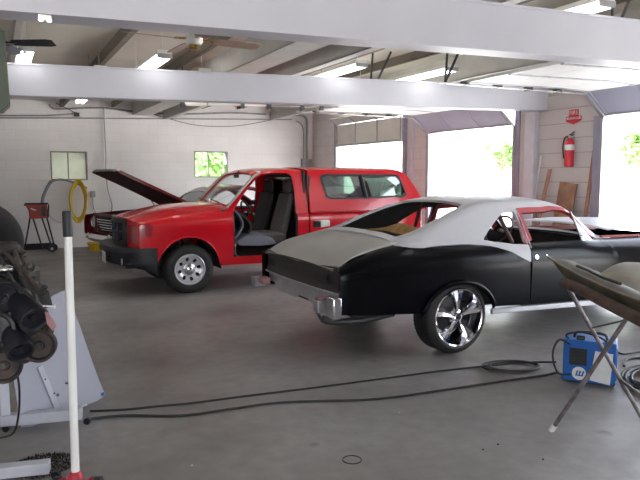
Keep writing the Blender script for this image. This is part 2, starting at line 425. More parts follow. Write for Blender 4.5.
# door posts (track side) of each bay
k = 15
for y0, y1, m, zt in ((10.78, 10.88, 'post', 2.9), (10.52, 10.62, 'pinkpost', 2.95), (13.70, 13.80, 'post', 2.9), (7.62, 7.73, 'post', 2.62), (9.97, 10.07, 'post', 2.40), (6.07, 6.22, 'post', 2.40), (3.78, 3.88, 'post', 2.4), (2.85, 2.95, 'post', 2.4)):
    b = MB(); b.box((XR-.06, y0, 0), (XR+.02, y1, zt)); struct(b, 'trim_%d' % k, m, bevel=.004); k += 1
b = MB(); b.box((XR-.11, 6.03, 0), (XR-.061, 6.06, 2.36)); b.box((XR-.07, 6.03, 0), (XR-.061, 6.10, 2.36)); struct(b, 'trim_%d' % k, 'steel'); k += 1
# ---- windows in the back wall
def window(n, W, m, split):
    x0, x1, z0, z1 = W; b = MB(); t = .025; y0, y1 = YB-.005, YB+.205
    b.box((x0, y0, z0), (x0+t, y1, z1)); b.box((x1-t, y0, z0), (x1, y1, z1)); b.box((x0+t, y0, z1-t), (x1-t, y1, z1)); b.box((x0+t, y0, z0), (x1-t, y1, z0+t))
    b.box((split-.012, YB+.10, z0+t), (split+.012, YB+.13, z1-t))
    f = struct(b, 'window_%d' % n, 'frame')
    for a, c in ((x0+t, split-.012), (split+.012, x1-t)):
        g = MB(); g.box((a, YB+.11, z0+t), (c, YB+.116, z1-t)); g.build('pane', m, f)
window(1, W1, 'film', 1.46); window(2, W2, 'glass', 4.66)
# ---- sectional garage doors, rolled up
def garage_door(n, y0, y1, pts, m, m2):
    """pts: profile of the door leaf in (x, z), first point at the bottom rail"""
    root = MB()
    d = None
    b = MB(); b.bar((pts[0][0], y0, pts[0][1]+.02), (pts[0][0], y1, pts[0][1]+.02), .05, .05)
    d = struct(b, 'door_%d' % n, 'steel')
    for i in range(len(pts)-1):
        (xa, za), (xb, zb) = pts[i], pts[i+1]
        L = math.hypot(xb-xa, zb-za); nx, nz = (zb-za)/L, -(xb-xa)/L
        q = MB(); e = .004/L; xa2, za2, xb2, zb2 = xa+(xb-xa)*e, za+(zb-za)*e, xb-(xb-xa)*e, zb-(zb-za)*e
        q.prism([(xa2, y0+.01, za2), (xb2, y0+.01, zb2), (xb2+nx*.035, y0+.01, zb2+nz*.035), (xa2+nx*.035, y0+.01, za2+nz*.035)], (0, y1-y0-.02, 0))
        q.build('door_panel', m if i == 0 else m2, d)
        s = MB()
        for yy in [y0+.02]+[y0+(y1-y0)*t for t in (.33, .66)]+[y1-.06]:
            s.prism([(xa2-nx*.012, yy, za2-nz*.012), (xb2-nx*.012, yy, zb2-nz*.012), (xb2, yy, zb2), (xa2, yy, za2)], (0, .04, 0))
        s.build('stile', 'doorpanel' if i == 0 and m == 'doorpanel' else 'steel', d)
    return d
d1 = garage_door(1, 10.90, 13.70, [(7.40, 2.29), (7.40, 2.80), (7.22, 2.93), (6.7, 2.94), (6.2, 2.93), (5.7, 2.91)][0:3], 'doorbeige', 'doorbeige')
d2 = garage_door(2, 7.75, 9.97, [(7.36, 2.385), (6.98, 2.70), (6.48, 2.72), (5.98, 2.71), (5.48, 2.70), (4.98, 2.69)], 'doorpanel', 'doorwhite')
d3 = garage_door(3, 3.86, 6.02, [(7.36, 2.39), (6.98, 2.68), (6.48, 2.70), (5.98, 2.69), (5.48, 2.68), (4.98, 2.67)], 'doorpanel', 'doorwhite')
def track(parent, y, zr, x_end, hang):
    b = MB(); pts = [(7.37, 1.2, 0), (7.37, 2.1, 0), (7.34, 2.35, 0), (7.2, zr-.09, 0), (6.95, zr-.03, 0), (6.7, zr-.03, 0)]
    P = [Vector(q) for q in [(7.385, y, 1.2), (7.385, y, 2.36), (7.02, y, zr-.05), (x_end, y, zr-.05)]]
    for p, q in zip(P, P[1:]): b.bar(p, q, .012, .05, (0, 1, .001))
    b.build('track', 'steel', parent)
    h = MB(); h.bar((hang, y, zr-.06), (hang+.05, y, ztop(hang)+.49), .03, .006, (0,1,0)); h.bar((hang, y, zr-.05), (hang+.35, y, ztop(hang+.35)+.49), .03, .006, (0,1,0)); h.build('hanger', 'darksteel', parent)
    for x in (5.0, 5.5, 6.0, 6.5):
        if x > x_end:
            r = MB(); r.box((x-.05, y-.03, zr-.05), (x+.05, y+.035, zr-.015)); r.cyl((x, y-.02, zr-.04), (x, y+.06, zr-.04), .022, n=10); r.build('roller', 'darksteel', parent)
track(d3, 6.055, 2.70, 4.62, 4.70); track(d3, 3.83, 2.70, 4.62, 4.70)
track(d2, 10.0, 2.72, 4.62, 4.70); track(d2, 7.73, 2.72, 4.62, 4.70)
# torsion bar over bay one with springs
t = thing('torsion_bar', 'long grey spring bar hung below the ceiling beside the left garage bay', 'garage door spring', (4.4, 9.4, 2.80))
A, B = atY(183, 103.5, 9.4), atY(332, 107.5, 9.4)
b = MB(); b.tube([A, B], .016, 8); b.build('bar', 'steel', t)
b = MB(); dd = (B-A).normalized(); b.tube([A+dd*.02, A+dd*.35], .035, 10); b.tube([A+dd*.38, A+dd*1.3], .022, 10); b.build('spring', 'doorwhite', t)
for f in (.0, .37, .55, .78, .92):
    p = A+(B-A)*f; b = MB(); b.box((p.x-.03, p.y-.03, p.z-.05), (p.x+.03, p.y+.03, p.z+.04)); b.bar((p.x, p.y, p.z+.03), (p.x, p.y, ztop(p.x)+.49), .025, .008); b.build('bracket', 'darksteel', t)
# ---- outside
b = MB(); b.box((XR+.26, -40, -.30), (60, 60, -.06)); struct(b, 'floor_outside', 'concrete_out')
bpy.data.objects['floor_outside'].name = 'ground'
b = MB(); b.box((-60, YB+.26, -.30), (XR+.26, 60, -.05)); o = struct(b, 'lawn', 'grass')
b = MB(); b.box((-60, -40, -.30), (XR+.26, YF-.25, -.06)); o = struct(b, 'forecourt', 'concrete_out')
# white outbuilding seen through bay two
p0 = atX(441, 200, 17.0)
t = thing('outbuilding', 'white outbuilding with a plain door seen through the middle garage doorway', 'building', (17.5, 18.5, -.06))
yl, yr = atX(428, 150, 17).y, atX(482, 150, 17).y
b = MB(); b.box((17, yr, -.06), (22, yl+9, 3.4)); b.build('wall', 'whitewall', t)
b = MB(); b.prism([(16.7, yr-.3, 3.4), (22.3, yr-.3, 3.4), (19.5, yr-.3, 4.9)], (0, yl+9.6-yr, 0)); b.build('roof', 'whitedoor', t)
dl, dr = atX(443, 150, 17).y, atX(469, 150, 17).y
b = MB(); b.box((16.94, dr, 0), (17, dl, 2.35)); db = b.build('door', 'whitedoor', t)
for yy, zz0, zz1, w__ in ((dr-.05, 0, 2.4, .06), (dl, 0, 2.4, .06)):
    b = MB(); b.box((16.9, yy, zz0), (16.97, yy+w__, zz1)); b.build('door_jamb', 'jamb', t)
b = MB(); b.box((16.9, dr-.05, 2.35), (16.97, dl+.06, 2.42)); b.build('door_head', 'jamb', t)
b = MB(); b.ball((16.9, dr+.12, 1.05), .05); b.build('door_knob', 'steel', db)
# trees: crown of many little leaf faces over a noise-shaped ball, and a trunk
def tree(px, py0, py1, D_, wpx, label, grp='trees outside', base=-.06, n=2600, X=None, Y=None, hgt=None, rad=None):
    if X is None:
        c = atD(px, (py0+py1)/2, D_); X, Y = c.x, c.y; zt = atD(px, py0, D_).z; zb = atD(px, py1, D_).z; rad = wpx*D_/F/2
    else: zt = hgt; zb = base+.6
    t = thing('tree', label, 'tree', (X, Y, base), grp)
    b = MB(); zc = (zt+zb)/2; hz = (zt-zb)/2
    b.tube([(X, Y, base), (X+.05, Y, zb+hz*.3), (X, Y+.05, zc+hz*.5)], [rad*.10+.04, rad*.07+.03, .02], 8)
    for k in range(5):
        a = k*1.3; b.tube([(X, Y, zb+hz*.2*k*.5), (X+math.cos(a)*rad*.6, Y+math.sin(a)*rad*.6, zb+hz*(.6+.2*k))], [.04, .01], 6)
    b.build('trunk', 'trunk', t)
    L = MB(); cl = [(random.gauss(0, .45), random.gauss(0, .45), random.gauss(0, .45)) for _ in range(26)]
    for _ in range(n):
        q = random.choice(cl); v = Vector((q[0]+random.gauss(0, .17), q[1]+random.gauss(0, .17), q[2]+random.gauss(0, .15)))
        if v.length > 1.05: v = v.normalized()*random.random()**.3
        p = Vector((X+v.x*rad, Y+v.y*rad, zc+v.z*hz)); s = rad*.06+.03
        a = Vector((random.gauss(0,1), random.gauss(0,1), random.gauss(0,1))).normalized(); c2 = a.orthogonal().normalized()
        L.add([p-a*s, p+c2*s*.6, p+a*s, p-c2*s*.6], [(0,1,2,3)])
    L.build('leaves', 'leaf', t, doubles=False)
tree(501, 132, 172, 21, 34, 'small green tree seen through the middle garage doorway')
tree(638, 118, 168, 22, 60, 'leafy green tree seen through the right garage doorway')
tree(0,0,0,0,0, 'bushy green tree filling the small clear window', X=6.4, Y=20.5, hgt=3.6, rad=1.6, n=5000)
tree(0,0,0,0,0, 'tall green tree behind the frosted window', X=1.4, Y=21.5, hgt=4.2, rad=1.9, n=4000)
# ================================================================= light
w = bpy.data.worlds.new('sky'); bpy.context.scene.world = w; w.use_nodes = True; nt = w.node_tree
sk = nt.nodes.new('ShaderNodeTexSky'); sk.sky_type = 'NISHITA'; sk.sun_disc = False; sk.sun_elevation = math.radians(52); sk.sun_rotation = math.radians(-60); sk.air_density = 1.0; sk.dust_density = 3.0; sk.ozone_density = 1.5
hs = nt.nodes.new('ShaderNodeHueSaturation'); hs.inputs['Saturation'].default_value = .35; nt.links.new(sk.outputs[0], hs.inputs['Color']); nt.links.new(hs.outputs[0], nt.nodes['Background'].inputs[0]); nt.nodes['Background'].inputs[1].default_value = 1.3
sl = bpy.data.lights.new('sun', 'SUN'); sl.energy = 20; sl.angle = .02; so = bpy.data.objects.new('sun', sl); C.objects.link(so)
so.rotation_euler = Vector((-.35, .45, -.82)).to_track_quat('-Z', 'Y').to_euler()
so.rotation_euler = Vector((.30, -.50, -.82)).to_track_quat('-Z', 'Y').to_euler()
def portal(c, sx, sy, rot):
    l = bpy.data.lights.new('doorway_portal', 'AREA'); l.shape = 'RECTANGLE'; l.size = sx; l.size_y = sy; l.cycles.is_portal = True
    o = bpy.data.objects.new('doorway_portal', l); C.objects.link(o); o.location = c; o.rotation_euler = rot
for (a, b_), z in zip(D, (2.3, 2.4, 2.4, 2.4)): portal((XR+.24, (a+b_)/2, z/2), z, b_-a, (0, PI/2, 0))
for x0_, x1_ in ((-2.6, 1.6),): portal(((x0_+x1_)/2, YF-.24, 1.4), x1_-x0_, 2.8, (PI/2, 0, 0))
# fluorescent batten fittings, running front to back
def batten(px, py, far, label, z=None, ln=1.22, two=True, sgn=1):
    zc = None
    x = 3
    for _ in range(8):
        zz = ztop(x)+.06 if z is None else z
        p = atZ(px, py, zz); x = p.x
    t = thing('fluorescent_light', label, 'light', (p.x, p.y, p.z), 'fluorescent ceiling lights')
    y0, y1 = (p.y, p.y+ln) if far else (p.y-ln, p.y)
    b = MB(); b.box((p.x-.075, y0, p.z+.03), (p.x+.075, y1, p.z+.07)); b.box((p.x-.003, y0+.1, p.z+.07), (p.x+.003, y0+.106, ztop(p.x)+.499)); b.box((p.x-.003, y1-.13, p.z+.07), (p.x+.003, y1-.124, ztop(p.x)+.499)); b.build('fixture', 'fixture', t)
    for dx in (-.045, .045):
        b = MB(); b.cyl((p.x+dx, y0+.02, p.z), (p.x+dx, y1-.02, p.z), .018, n=10); b.build('fluorescent_tube', 'tube', t)
    for ya_ in (y0-.01, y1-.02):
        b = MB(); b.box((p.x-.075, ya_, p.z-.012), (p.x+.075, ya_+.03, p.z+.032)); b.build('lamp_holder', 'steel', t)
    return t
batten(27, 50, True, 'lit fluorescent ceiling light at the far left, beside the dark fan blade', ln=1.2)
batten(165, 57, True, 'lit fluorescent ceiling light just left of the brass ceiling fan', ln=1.6)
batten(362, 66, True, 'lit fluorescent ceiling light above the middle of the far beam', ln=2.4)
batten(453, 70, True, 'lit fluorescent ceiling light next to the hanging door track', ln=2.4)
batten(608, 5, True, 'lit fluorescent ceiling light above the near beam at top right', ln=1.2)
batten(84, 99, True, 'small lit ceiling light just under the far beam at left', z=2.86, ln=.6)
# twin bulb lamp
p = atY(45, 19, 3.47)
t = thing('twin_lamp', 'pair of small bright round bulbs under the ceiling at upper left', 'lamp', (p.x, 3.5, p.z))
b = MB(); b.box((p.x-.03, 3.475, p.z-.004), (p.x+.03, 3.517, p.z+.022)); b.build('lamp_base', 'fixture', t)
for s_ in (-1, 1):
    q = p+Vector((math.cos(YAW), -math.sin(YAW), 0))*.033*s_; q = p+Vector((.019*s_, 0, -.006)); b = MB(); b.ball(q, .0085, sc=(1.3,1,.9)); b.build('bulb', 'tube', t)

for x_, y_ in ((1.2, 8.2), (2.45, 8.05), (4.1, 10.3), (5.4, 8.4), (-1.5, 9), (-1.5, 4), (-1.5, -1), (1.5, -.4), (3.6, -.6)):  # added lamps, out of view, to brighten the room and back wall
    z_ = ztop(x_)+.12
    t = thing('fluorescent_light', 'added fluorescent ceiling light on two thin rods, out of view, brightening the room', 'light', (x_, y_, z_), 'fluorescent ceiling lights')
    b = MB(); b.box((x_-.075, y_, z_+.03), (x_+.075, y_+1.22, z_+.07)); b.build('fixture', 'fixture', t)
    for yq in (y_+.15, y_+1.05):
        b = MB(); b.cyl((x_, yq, z_+.07), (x_, yq, z_+.378), .004, n=6); b.build('hanger_rod', 'steel', t)
    for dx in (-.045, .045):
        b = MB(); b.cyl((x_+dx, y_+.02, z_), (x_+dx, y_+1.2, z_), .018, n=10); b.build('fluorescent_tube', 'tube', t)
vs.exposure = .82
# ================================================================= car materials
M['primer'] = mat('grey_primer', (.54,.54,.58), .38, noise=.04, scale=2, spec=.5)
M['primer_tan'] = mat('dusty_primer', (.42,.41,.39), .5, col2=(.36,.35,.33), scale=2.5)
M['carblack'] = mat('satin_black_paint', (.003,.003,.0045), .2, coat=0, spec=.13)
M['carblack2'] = mat('dull_black_paint', (.022,.02,.02), .45)
M['doorred'] = mat('old_red_paint', (.42,.06,.07), .4, coat=.2, noise=.1)
M['fordred'] = mat('red_car_paint', (.60,.004,.014), .25, coat=.6, spec=.35)
M['darkred'] = mat('dark_red_car_paint', (.15,.008,.011), .3, coat=.6)
M['chrome'] = mat('chrome', (.80,.80,.84), .07, 1)
M['alum'] = mat('silver_wheel_paint', (.62,.62,.66), .3, .6)
M['rubber'] = mat('tyre_rubber', (.018,.017,.018), .62, noise=.2, scale=12)
M['inner'] = mat('dark_interior', (.02,.017,.018), .7, noise=.3, scale=8)
M['inner2'] = mat('brown_trim', (.10,.055,.05), .6, noise=.2, scale=8)
M['silver'] = mat('bare_silver_metal', (.50,.50,.53), .35, .6, noise=.2, scale=6)
M['rag'] = mat('tan_cloth', (.45,.25,.08), .85, noise=.35, scale=18)
M['glareprimer'] = mat('primer_with_glare', (.78,.82,.88), .3, noise=.03)  # grey primer of the bonnet, outdoor glare painted into its colour
M['cglass'] = glass('car_glass', (.80,.88,.86), .3)
M['wglass'] = glass('clear_windscreen', (.96,.98,.99), .03, .35)
M['dglass'] = glass('smoked_glass', (.42,.50,.46), .3)
M['lens'] = mat('headlamp_lens', (.75,.75,.78), .1, .3)
M['lampred'] = mat('lamp_red_lens', (.35,.01,.01), .15, coat=.5)
M['wrap'] = mat('faded_red_wrap', (.40,.20,.22), .6, noise=.2, scale=15)
M['bumperblack'] = mat('bumper_plastic', (.016,.018,.024), .5)
M['badge_blue'] = mat('blue_oval_badge', (.02,.05,.25), .2)
M['lampred2'] = mat('corner_lamp_lens', (.30,.02,.03), .12, coat=.6)
M['amber'] = mat('amber_lens', (.8,.25,.03), .2)
M['plate'] = mat('plate_white', (.75,.75,.72), .5)
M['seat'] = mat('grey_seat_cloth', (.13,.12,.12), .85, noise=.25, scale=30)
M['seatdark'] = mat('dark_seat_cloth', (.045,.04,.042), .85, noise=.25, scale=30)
M['cloth_trim'] = mat('grey_door_trim', (.16,.165,.20), .6)
# ---------------------------------------------------------------- wheels
def tyre(parent, c, R, rr, w, sg, name='tyre'):
    """c: centre of the OUTER face, sg: outward direction along Y"""
    c = Vector(c); h = w
    prof = [(rr*.96, -.012), (rr*1.01, .0), (rr+(R-rr)*.35, .012), (R-.035, .004), (R-.010, -.018), (R, -.035), (R, -h+.035), (R-.010, -h+.018), (R-.035, -h-.004), (rr*1.0, -h+.005), (rr*.93, -h+.02)]
    b = MB(); b.lathe(prof, c, (0, sg, 0), 56, caps=False); o = b.build(name, 'rubber', parent, smooth=50)
    g = MB()
    for k in range(4):
        y = -h*(.22+.19*k); g.lathe([(R+.0015, y-.004), (R+.003, y-.003), (R+.003, y+.003), (R+.0015, y+.004)], c, (0, sg, 0), 56, caps=False)
    for k in range(56):
        a = 2*PI*k/56; d = Vector((math.cos(a), 0, math.sin(a)))
        g.bar(c+d*(R-.004)+Vector((0, -sg*.03, 0)), c+d*(R-.004)+Vector((0, -sg*(h-.03), 0)), .012, .012, d)
    g.build('tread', 'rubber', o)
    return o
def nova_wheel(root, x, sg, label=None):
    y = 5.27+sg*.895; c = Vector((x, y, .334)); Y = Vector((0, sg, 0))
    e = MB()
    t = tyre(root, c, .331, .252, .25, sg)
    rim = MB(); rim.lathe([(.258, .0), (.263, .010), (.256, .018), (.246, .012), (.238, -.02), (.215, -.10), (.212, -.2)], c, (0, sg, 0), 56, caps=False)
    ro = rim.build('rim', 'chrome', root, smooth=40)
    hub = MB(); hub.lathe([(.0, .0), (.03, .0), (.036, -.008), (.04, -.03), (.07, -.04), (.07, -.10), (0, -.10)], c, (0, sg, 0), 32, caps=False); hub.build('hub_cap', 'chrome', ro)
    for k in range(5):
        a = 2*PI*k/5+.30; d = Vector((math.cos(a), 0, math.sin(a))); n = Vector((-math.sin(a), 0, math.cos(a)))
        s = MB()
        for q in (-1, 1):
            P = [(.045, .006, .008), (.11, .010, .013), (.17, .020, .019), (.240, .036, .026)]
            vs = []
            for r, off, hw in P:
                hw *= 1.35
                for u, dep in ((-hw, -.045), (-hw*.8, -.022+r*.03), (hw*.5, -.015+r*.03), (hw, -.045)):
                    vs.append(c+d*r+n*(q*(off)+u*q)+Y*dep)
            fs = [(i*4+j, i*4+(j+1) % 4, (i+1)*4+(j+1) % 4, (i+1)*4+j) for i in range(3) for j in range(4)]+[(0,1,2,3), (12,13,14,15)]
            s.add(vs, fs)
        s.build('spoke', 'chrome', ro, smooth=60)
        l = MB(); l.cyl(c+d*.055+n*.0+Y*-.03, c+d*.055+Y*-.012, .009, n=8); l.build('lug_nut', 'chrome', ro)
    dk = MB(); dk.lathe([(.0, -.13), (.16, -.13), (.16, -.15), (0, -.15)], c, (0, sg, 0), 32, caps=False); dk.build('brake_disc', 'darksteel', root)
    return t
# ================================================================= black coupe
NV = thing('coupe', 'old two-door coupe with black lower body, grey primer roof and chrome five-spoke wheels', 'car', (4.85, 5.27, 0))
nz = lambda x: .786-.012*(x-2.43)
N = Body(5.27, [(2.38,.82),(2.45,.855),(2.60,.885),(3.0,.905),(3.6,.92),(5.6,.92),(6.5,.905),(7.0,.87),(7.22,.80)], nz,
    [(2.38,.795),(2.44,.805),(2.50,.845),(2.6,.895),(2.75,.933),(2.95,.975),(3.1,.985),(3.35,.960),(3.8,.95),(4.4,.95),(5.4,.935),(6.5,.93),(7.2,.86)],
    [(2.38,.10),(2.5,.15),(2.65,.185),(3.0,.20),(3.15,.17),(3.4,.12),(3.8,.10),(4.4,.10),(5.2,.11),(5.5,.18),(7.2,.2)],
    [(2.9,1.02),(3.1,1.065),(3.25,1.10),(3.5,1.195),(3.75,1.285),(3.95,1.335),(4.15,1.365),(4.4,1.378),(4.65,1.375),(4.95,1.358),(5.12,1.315),(5.24,1.235),(5.58,.955)],
    .60, dr=.045)
# --- flanks (both sides), outlined in (x, height) on the flank
arch = lambda cx: [(cx+.395*math.cos(a), .305+.335*math.sin(a)) for a in [PI-.12-(PI-.24)*k/20 for k in range(21)]]
def zb(x): return .40 if x > 3.2 else .44      # lower edge of the quarter
paint = [(390,252),(415,248),(440,245.5),(465,244),(490,246),(503,249),(512,252),(522,257.5),(531,262)]
pxz = [N.px(*p) for p in paint]; pxz = [(3.03, smo(N.ze, 3.03))]+[q for q in pxz if q[0] > 3.06]
pl = [(x, N.w_of(x, z)) for x, z in pxz]
HX = 3.594
for sg, nm in ((-1, 'quarter_panel'), (1, 'quarter_panel')):
    xr = 2.43
    low = [(xr, N.w_of(xr, .86)), (xr, .46), (3.20, .415)]+[(HX-.40, .36)]
    a = arch(HX)
    outl = [(xr+.0, N.zc(xr)+.3), (xr, .455), (3.19, .405)]+a[0:]+[(4.0, .395), (4.425, .375), (4.405, pl[-1][1])]+pl[::-1][1:]
    sh = sheet(outl, [], lambda u, v: N.side(u, v, sg), .055)
    sh.build(nm, 'carblack', NV, out=(3.8, 5.27, .5), solid=.008, smooth=50)
    # arch lip
    lip = MB(); P = [Vector(N.side(x, z, sg))+Vector((0, sg*.008, 0)) for x, z in [(HX+.405*math.cos(t), .305+.345*math.sin(t)) for t in [PI-.25-(PI-.5)*k/22 for k in range(23)]]]
    lip.tube(P, [.008]+[.024]*21+[.008], 8); lip.build('wheel_arch_lip', 'chrome' if False else 'carblack', NV, smooth=60)
    # door skin
    dn = [(4.432, .365), (5.30, .335)]
    frontedge = [N.pw(*p) for p in [(619,285),(621.5,275),(621,262),(615,252),(607,245.5)]]
    frontedge = [(5.56, .33), (5.60, .5), (5.63, .68), (5.60, .80), (5.50, .92), (5.44, N.w_of(5.44, .934))]
    outl = [(4.432, .372), (5.56, .335)]+frontedge[1:]+[(5.0, N.zc(5)+.3), (4.432, N.zc(4.43)+.3)]
    sheet(outl, [], lambda u, v: N.side(u, v, sg), .06).build('door', 'carblack', NV, out=(5, 5.27, .5), solid=.03, smooth=50)
    # front fender
    cx = HX+2.82; a2 = [(cx+.385*math.cos(t), .27+.385*math.sin(t)) for t in [PI-.12-(PI-.24)*k/20 for k in range(21)]]
    fe = [(x+.004, z) for x, z in frontedge]
    outl = [fe[0]]+[(5.99, .315)]+a2+[(6.85, .34), (7.2, .36), (7.2, N.w_of(7.2, .86)), (6.5, N.zc(6.5)+.3), (5.6, N.zc(5.6)+.3), (5.45, N.zc(5.45)+.3)]+fe[1:-1][::-1]
    sheet(outl, [], lambda u, v: N.side(u, v, sg), .07).build('front_fender', 'carblack', NV, out=(6.4, 5.27, .5), solid=.008, smooth=50)
    # rocker
    b = MB(); yy = N.yc+sg*.895; b.bar((3.97, yy, .352), (5.60, yy, .302), .03, .05); b.build('rocker_strip', 'silver', NV, bevel=.006)
for sg in (-1, 1):
    for xx, nm_ in ((5.60, 'hinge_pillar'), (4.43, 'lock_pillar')):
        b = MB(); b.box((xx-.06, N.yc+sg*.80, .36), (xx+.06, N.yc+sg*.86, .88)); b.build(nm_, 'black', NV)
# --- greenhouse shell
side_low = [(x, -(N.vz(x, N.half and z))) for x, z in []]
def sv(px, py, sg=-1):
    x, z = N.px(px, py); return x, N.vz(x, z)
low = []
for x, z in pxz: low.append((x, N.vz(x, z)))
def vb(x, z): return (x, N.vz(x, z))
nearlow = low
door_top = [(515.5,208),(540,207),(560,207),(569,208),(574,211),(583,220),(592,231),(599.5,241)]
door_out = [sv(*p) for p in door_top]
front_b = [vb(5.43, .94)]
outn = nearlow+[door_out[0] if False else vb(4.425, .93)]
# door aperture follows the frame outline; the shell wraps round it
outer_near = nearlow+door_out+[vb(5.50, .944), vb(5.575, .938)]
outer = [(x, -v) for x, v in outer_near]+[(5.575, -1), (5.575, 1)]+[(x, v) for x, v in outer_near[::-1]]+[(3.03, 1), (3.03, -1)]
qw = [(503,212),(513.5,211.5),(519,222),(528,244.5),(513,244),(495,242),(484,240),(484.5,237),(489,230)]
qh = [sv(*p) for p in qw]
rw = [(x, v) for x, v in [(3.12,-.84),(3.12,0),(3.12,.84),(3.30,.86),(3.60,.88),(3.85,.86),(3.93,.80),(3.96,0),(3.93,-.80),(3.85,-.86),(3.60,-.88),(3.30,-.86)]]
ws = [(x, v) for x, v in [(5.17,-.86),(5.15,0),(5.17,.86),(5.25,.90),(5.50,.90),(5.54,.8),(5.54,-.8),(5.50,-.90),(5.25,-.90)]]
shell = sheet(outer, [[(x, -v) for x, v in qh], qh, rw, ws], N.top, .05)
rs_ = shell.build('roof_shell', 'primer', NV, out=(4.2, 5.27, .75), solid=.025, smooth=50); rs_.data.materials.append(M['inner']); rs_.modifiers['solid'].material_offset = 1
# drip rail / chrome along the aperture
for sg in (-1, 1):
    # red door frame and vent bar
    fo = door_out[:]+[vb(5.48, .93), vb(4.43, .94)]
    hole = [sv(*p) for p in [(521,213),(545,211.5),(566,211.5),(571,213.5),(580,224),(590,236.5),(593,240.5),(560,241.5),(534,242.5)]]
    f = sheet([(x, v) for x, v in fo], [hole], lambda u, v: N.top(u, v), .05)
    if sg > 0: pass
    b = MB(); b.v = [(x, 2*N.yc-y if sg < 0 and y > N.yc else (y if sg > 0 else y), z) for x, y, z in f.v]; b.f = f.f
    d = b.build('door_frame', 'doorred', NV, out=(4.9, 5.27, 1.0), solid=.035, smooth=50)
    h0, h1 = N.px(570.5, 212), N.px(582, 241)
    P = [Vector((h0[0], N.yc+sg*N.half(*h0), h0[1])), Vector((h1[0], N.yc+sg*N.half(*h1), h1[1]))]
    v_ = MB(); v_.tube(P, .009, 8); v_.build('vent_window_bar', 'chrome', d)
    tri = [sv(*p) for p in [(572.5,213.5),(591,238.5),(593,240.5),(583,241)]]
    g = sheet([(x, v*sg) for x, v in tri], [], N.top, .1); g.build('vent_glass', 'wglass', d, solid=.004)
    ed = [sv(*p) for p in [(515,208.5),(521,222),(531,248),(532,262)]]
    e = MB(); e.tube([Vector(N.top(x, v*sg))+Vector((0, sg*.006, 0)) for x, v in ed[:3]], .006, 6); e.build('window_trim', 'chrome', NV)
# --- boot lid
def zd(x): return smo([(2.40,.800),(2.45,.835),(2.5,.875),(2.58,.925),(2.68,.958),(2.85,.995),(3.05,1.035),(3.2,1.062)], x)
def lid(u, v): return (u-.035*abs(v/.70)**3*0, N.yc+v, zd(u)-.025*abs(v/.72)**2.5)
L = [(2.445,-.735),(2.60,-.72),(2.85,-.705),(3.08,-.715),(3.13,-.70),(3.13,0),(3.13,.70),(3.08,.715),(2.85,.705),(2.60,.72),(2.445,.735),(2.425,.4),(2.42,0),(2.425,-.4)]
bl = sheet(L, [], lid, .05).build('boot_lid', 'primer_tan', NV, out=(2.9, 5.27, .4), solid=.02, smooth=50)
b = MB(); b.grid(lambda s, t: (3.06+.10*s, N.yc-.72+1.44*t, 1.015+.01*s-.03*abs(2*t-1)**3), 3, 12); b.build('rear_shelf_panel', 'primer_tan', NV, solid=.01)
# rear face
def rear(u, v):
    a = abs(u)/.84; x = 2.425+.045*a**3+.0
    x += .018*math.sin((v-.62)/.2*PI)
    return (x, N.yc+u, v)
rp = [(-.80,.61),(-.80,.80),(-.735,.835),(-.4,.815),(0,.805),(.4,.815),(.735,.835),(.80,.80),(.80,.61)]
h1 = rrect(-.74, .672, -.56, .752, .012); h2 = rrect(.56, .672, .74, .752, .012)
tp = sheet(rp, [h1, h2], rear, .05).build('tail_panel', 'carblack2', NV, out=(3, 5.27, .7), solid=.01)
for hh in (-1, 1):
    b = MB(); b.box((2.47, N.yc+hh*.65-.09, .665), (2.50, N.yc+hh*.65+.09, .76)); b.build('tail_light_recess', 'black', tp)
b = MB(); b.tube([Vector(rear(u, .612))+Vector((-.006, 0, 0)) for u in [-.80+.08*k for k in range(21)]], .009, 8); b.build('lower_trim', 'silver', NV)
b = MB(); b.tube([Vector(lid(2.432, u))+Vector((-.012, 0, -.005)) for u in [-.72+.08*k for k in range(19)]], .008, 8); b.build('lid_edge_trim', 'carblack2', bl)
# quarter end caps
for sg in (-1, 1):
    b = MB(); pts = [N.side(2.43, w_, sg) for w_ in [.46+.03*k for k in range(11)]+[N.zc(2.43)+.3*k/6 for k in range(7)]]
    inn = [(2.445, N.yc+sg*.79, p[2]) for p in pts]
    b.add(pts+inn, [(i, i+1, len(pts)+i+1, len(pts)+i) for i in range(len(pts)-1)]); b.build('quarter_end', 'carblack', NV, solid=.01)
# bare valance below, brackets, tank
vp = [(-.80,.60),(.80,.60),(.80,.50),(.62,.49),(.55,.43),(.25,.42),(.12,.47),(-.05,.47),(-.15,.435),(-.55,.44),(-.66,.50),(-.80,.50)]
sheet(vp, [], lambda u, v: (2.47+.04*abs(u)**3+.12*max(0, .6-v), N.yc-u, v), .08).build('valance', 'silver', NV, solid=.008)
for c, mm in ((N.yc+.92, 'inner2'), (N.yc-.52, 'silver')):
    b = MB(); b.box((2.34, c-.11, .44), (2.47, c-.05, .54)); b.box((2.33, c-.13, .45), (2.345, c-.03, .54)); b.build('bumper_bracket', 'silver', NV, bevel=.004)
b = MB(); b.box((2.36, N.yc-.86, .425), (2.44, N.yc-.72, .60)); b.build('bumper_bracket', 'chrome', NV, bevel=.01)
b = MB(); b.box((2.36, N.yc-.60, .48), (2.44, N.yc-.52, .555)); b.build('tail_pipe_wrap', 'wrap', NV, bevel=.004)
b = MB(); b.box((2.36, N.yc+.64, .49), (2.44, N.yc+.76, .555)); b.build('tail_pipe_wrap', 'wrap', NV, bevel=.004)
b = MB(); b.prism([(2.75, N.yc-.45, .38), (3.15, N.yc-.45, .36), (3.15, N.yc-.45, .52), (2.62, N.yc-.45, .52)], (0, .9, 0)); b.build('fuel_tank', 'darksteel', NV, bevel=.02)
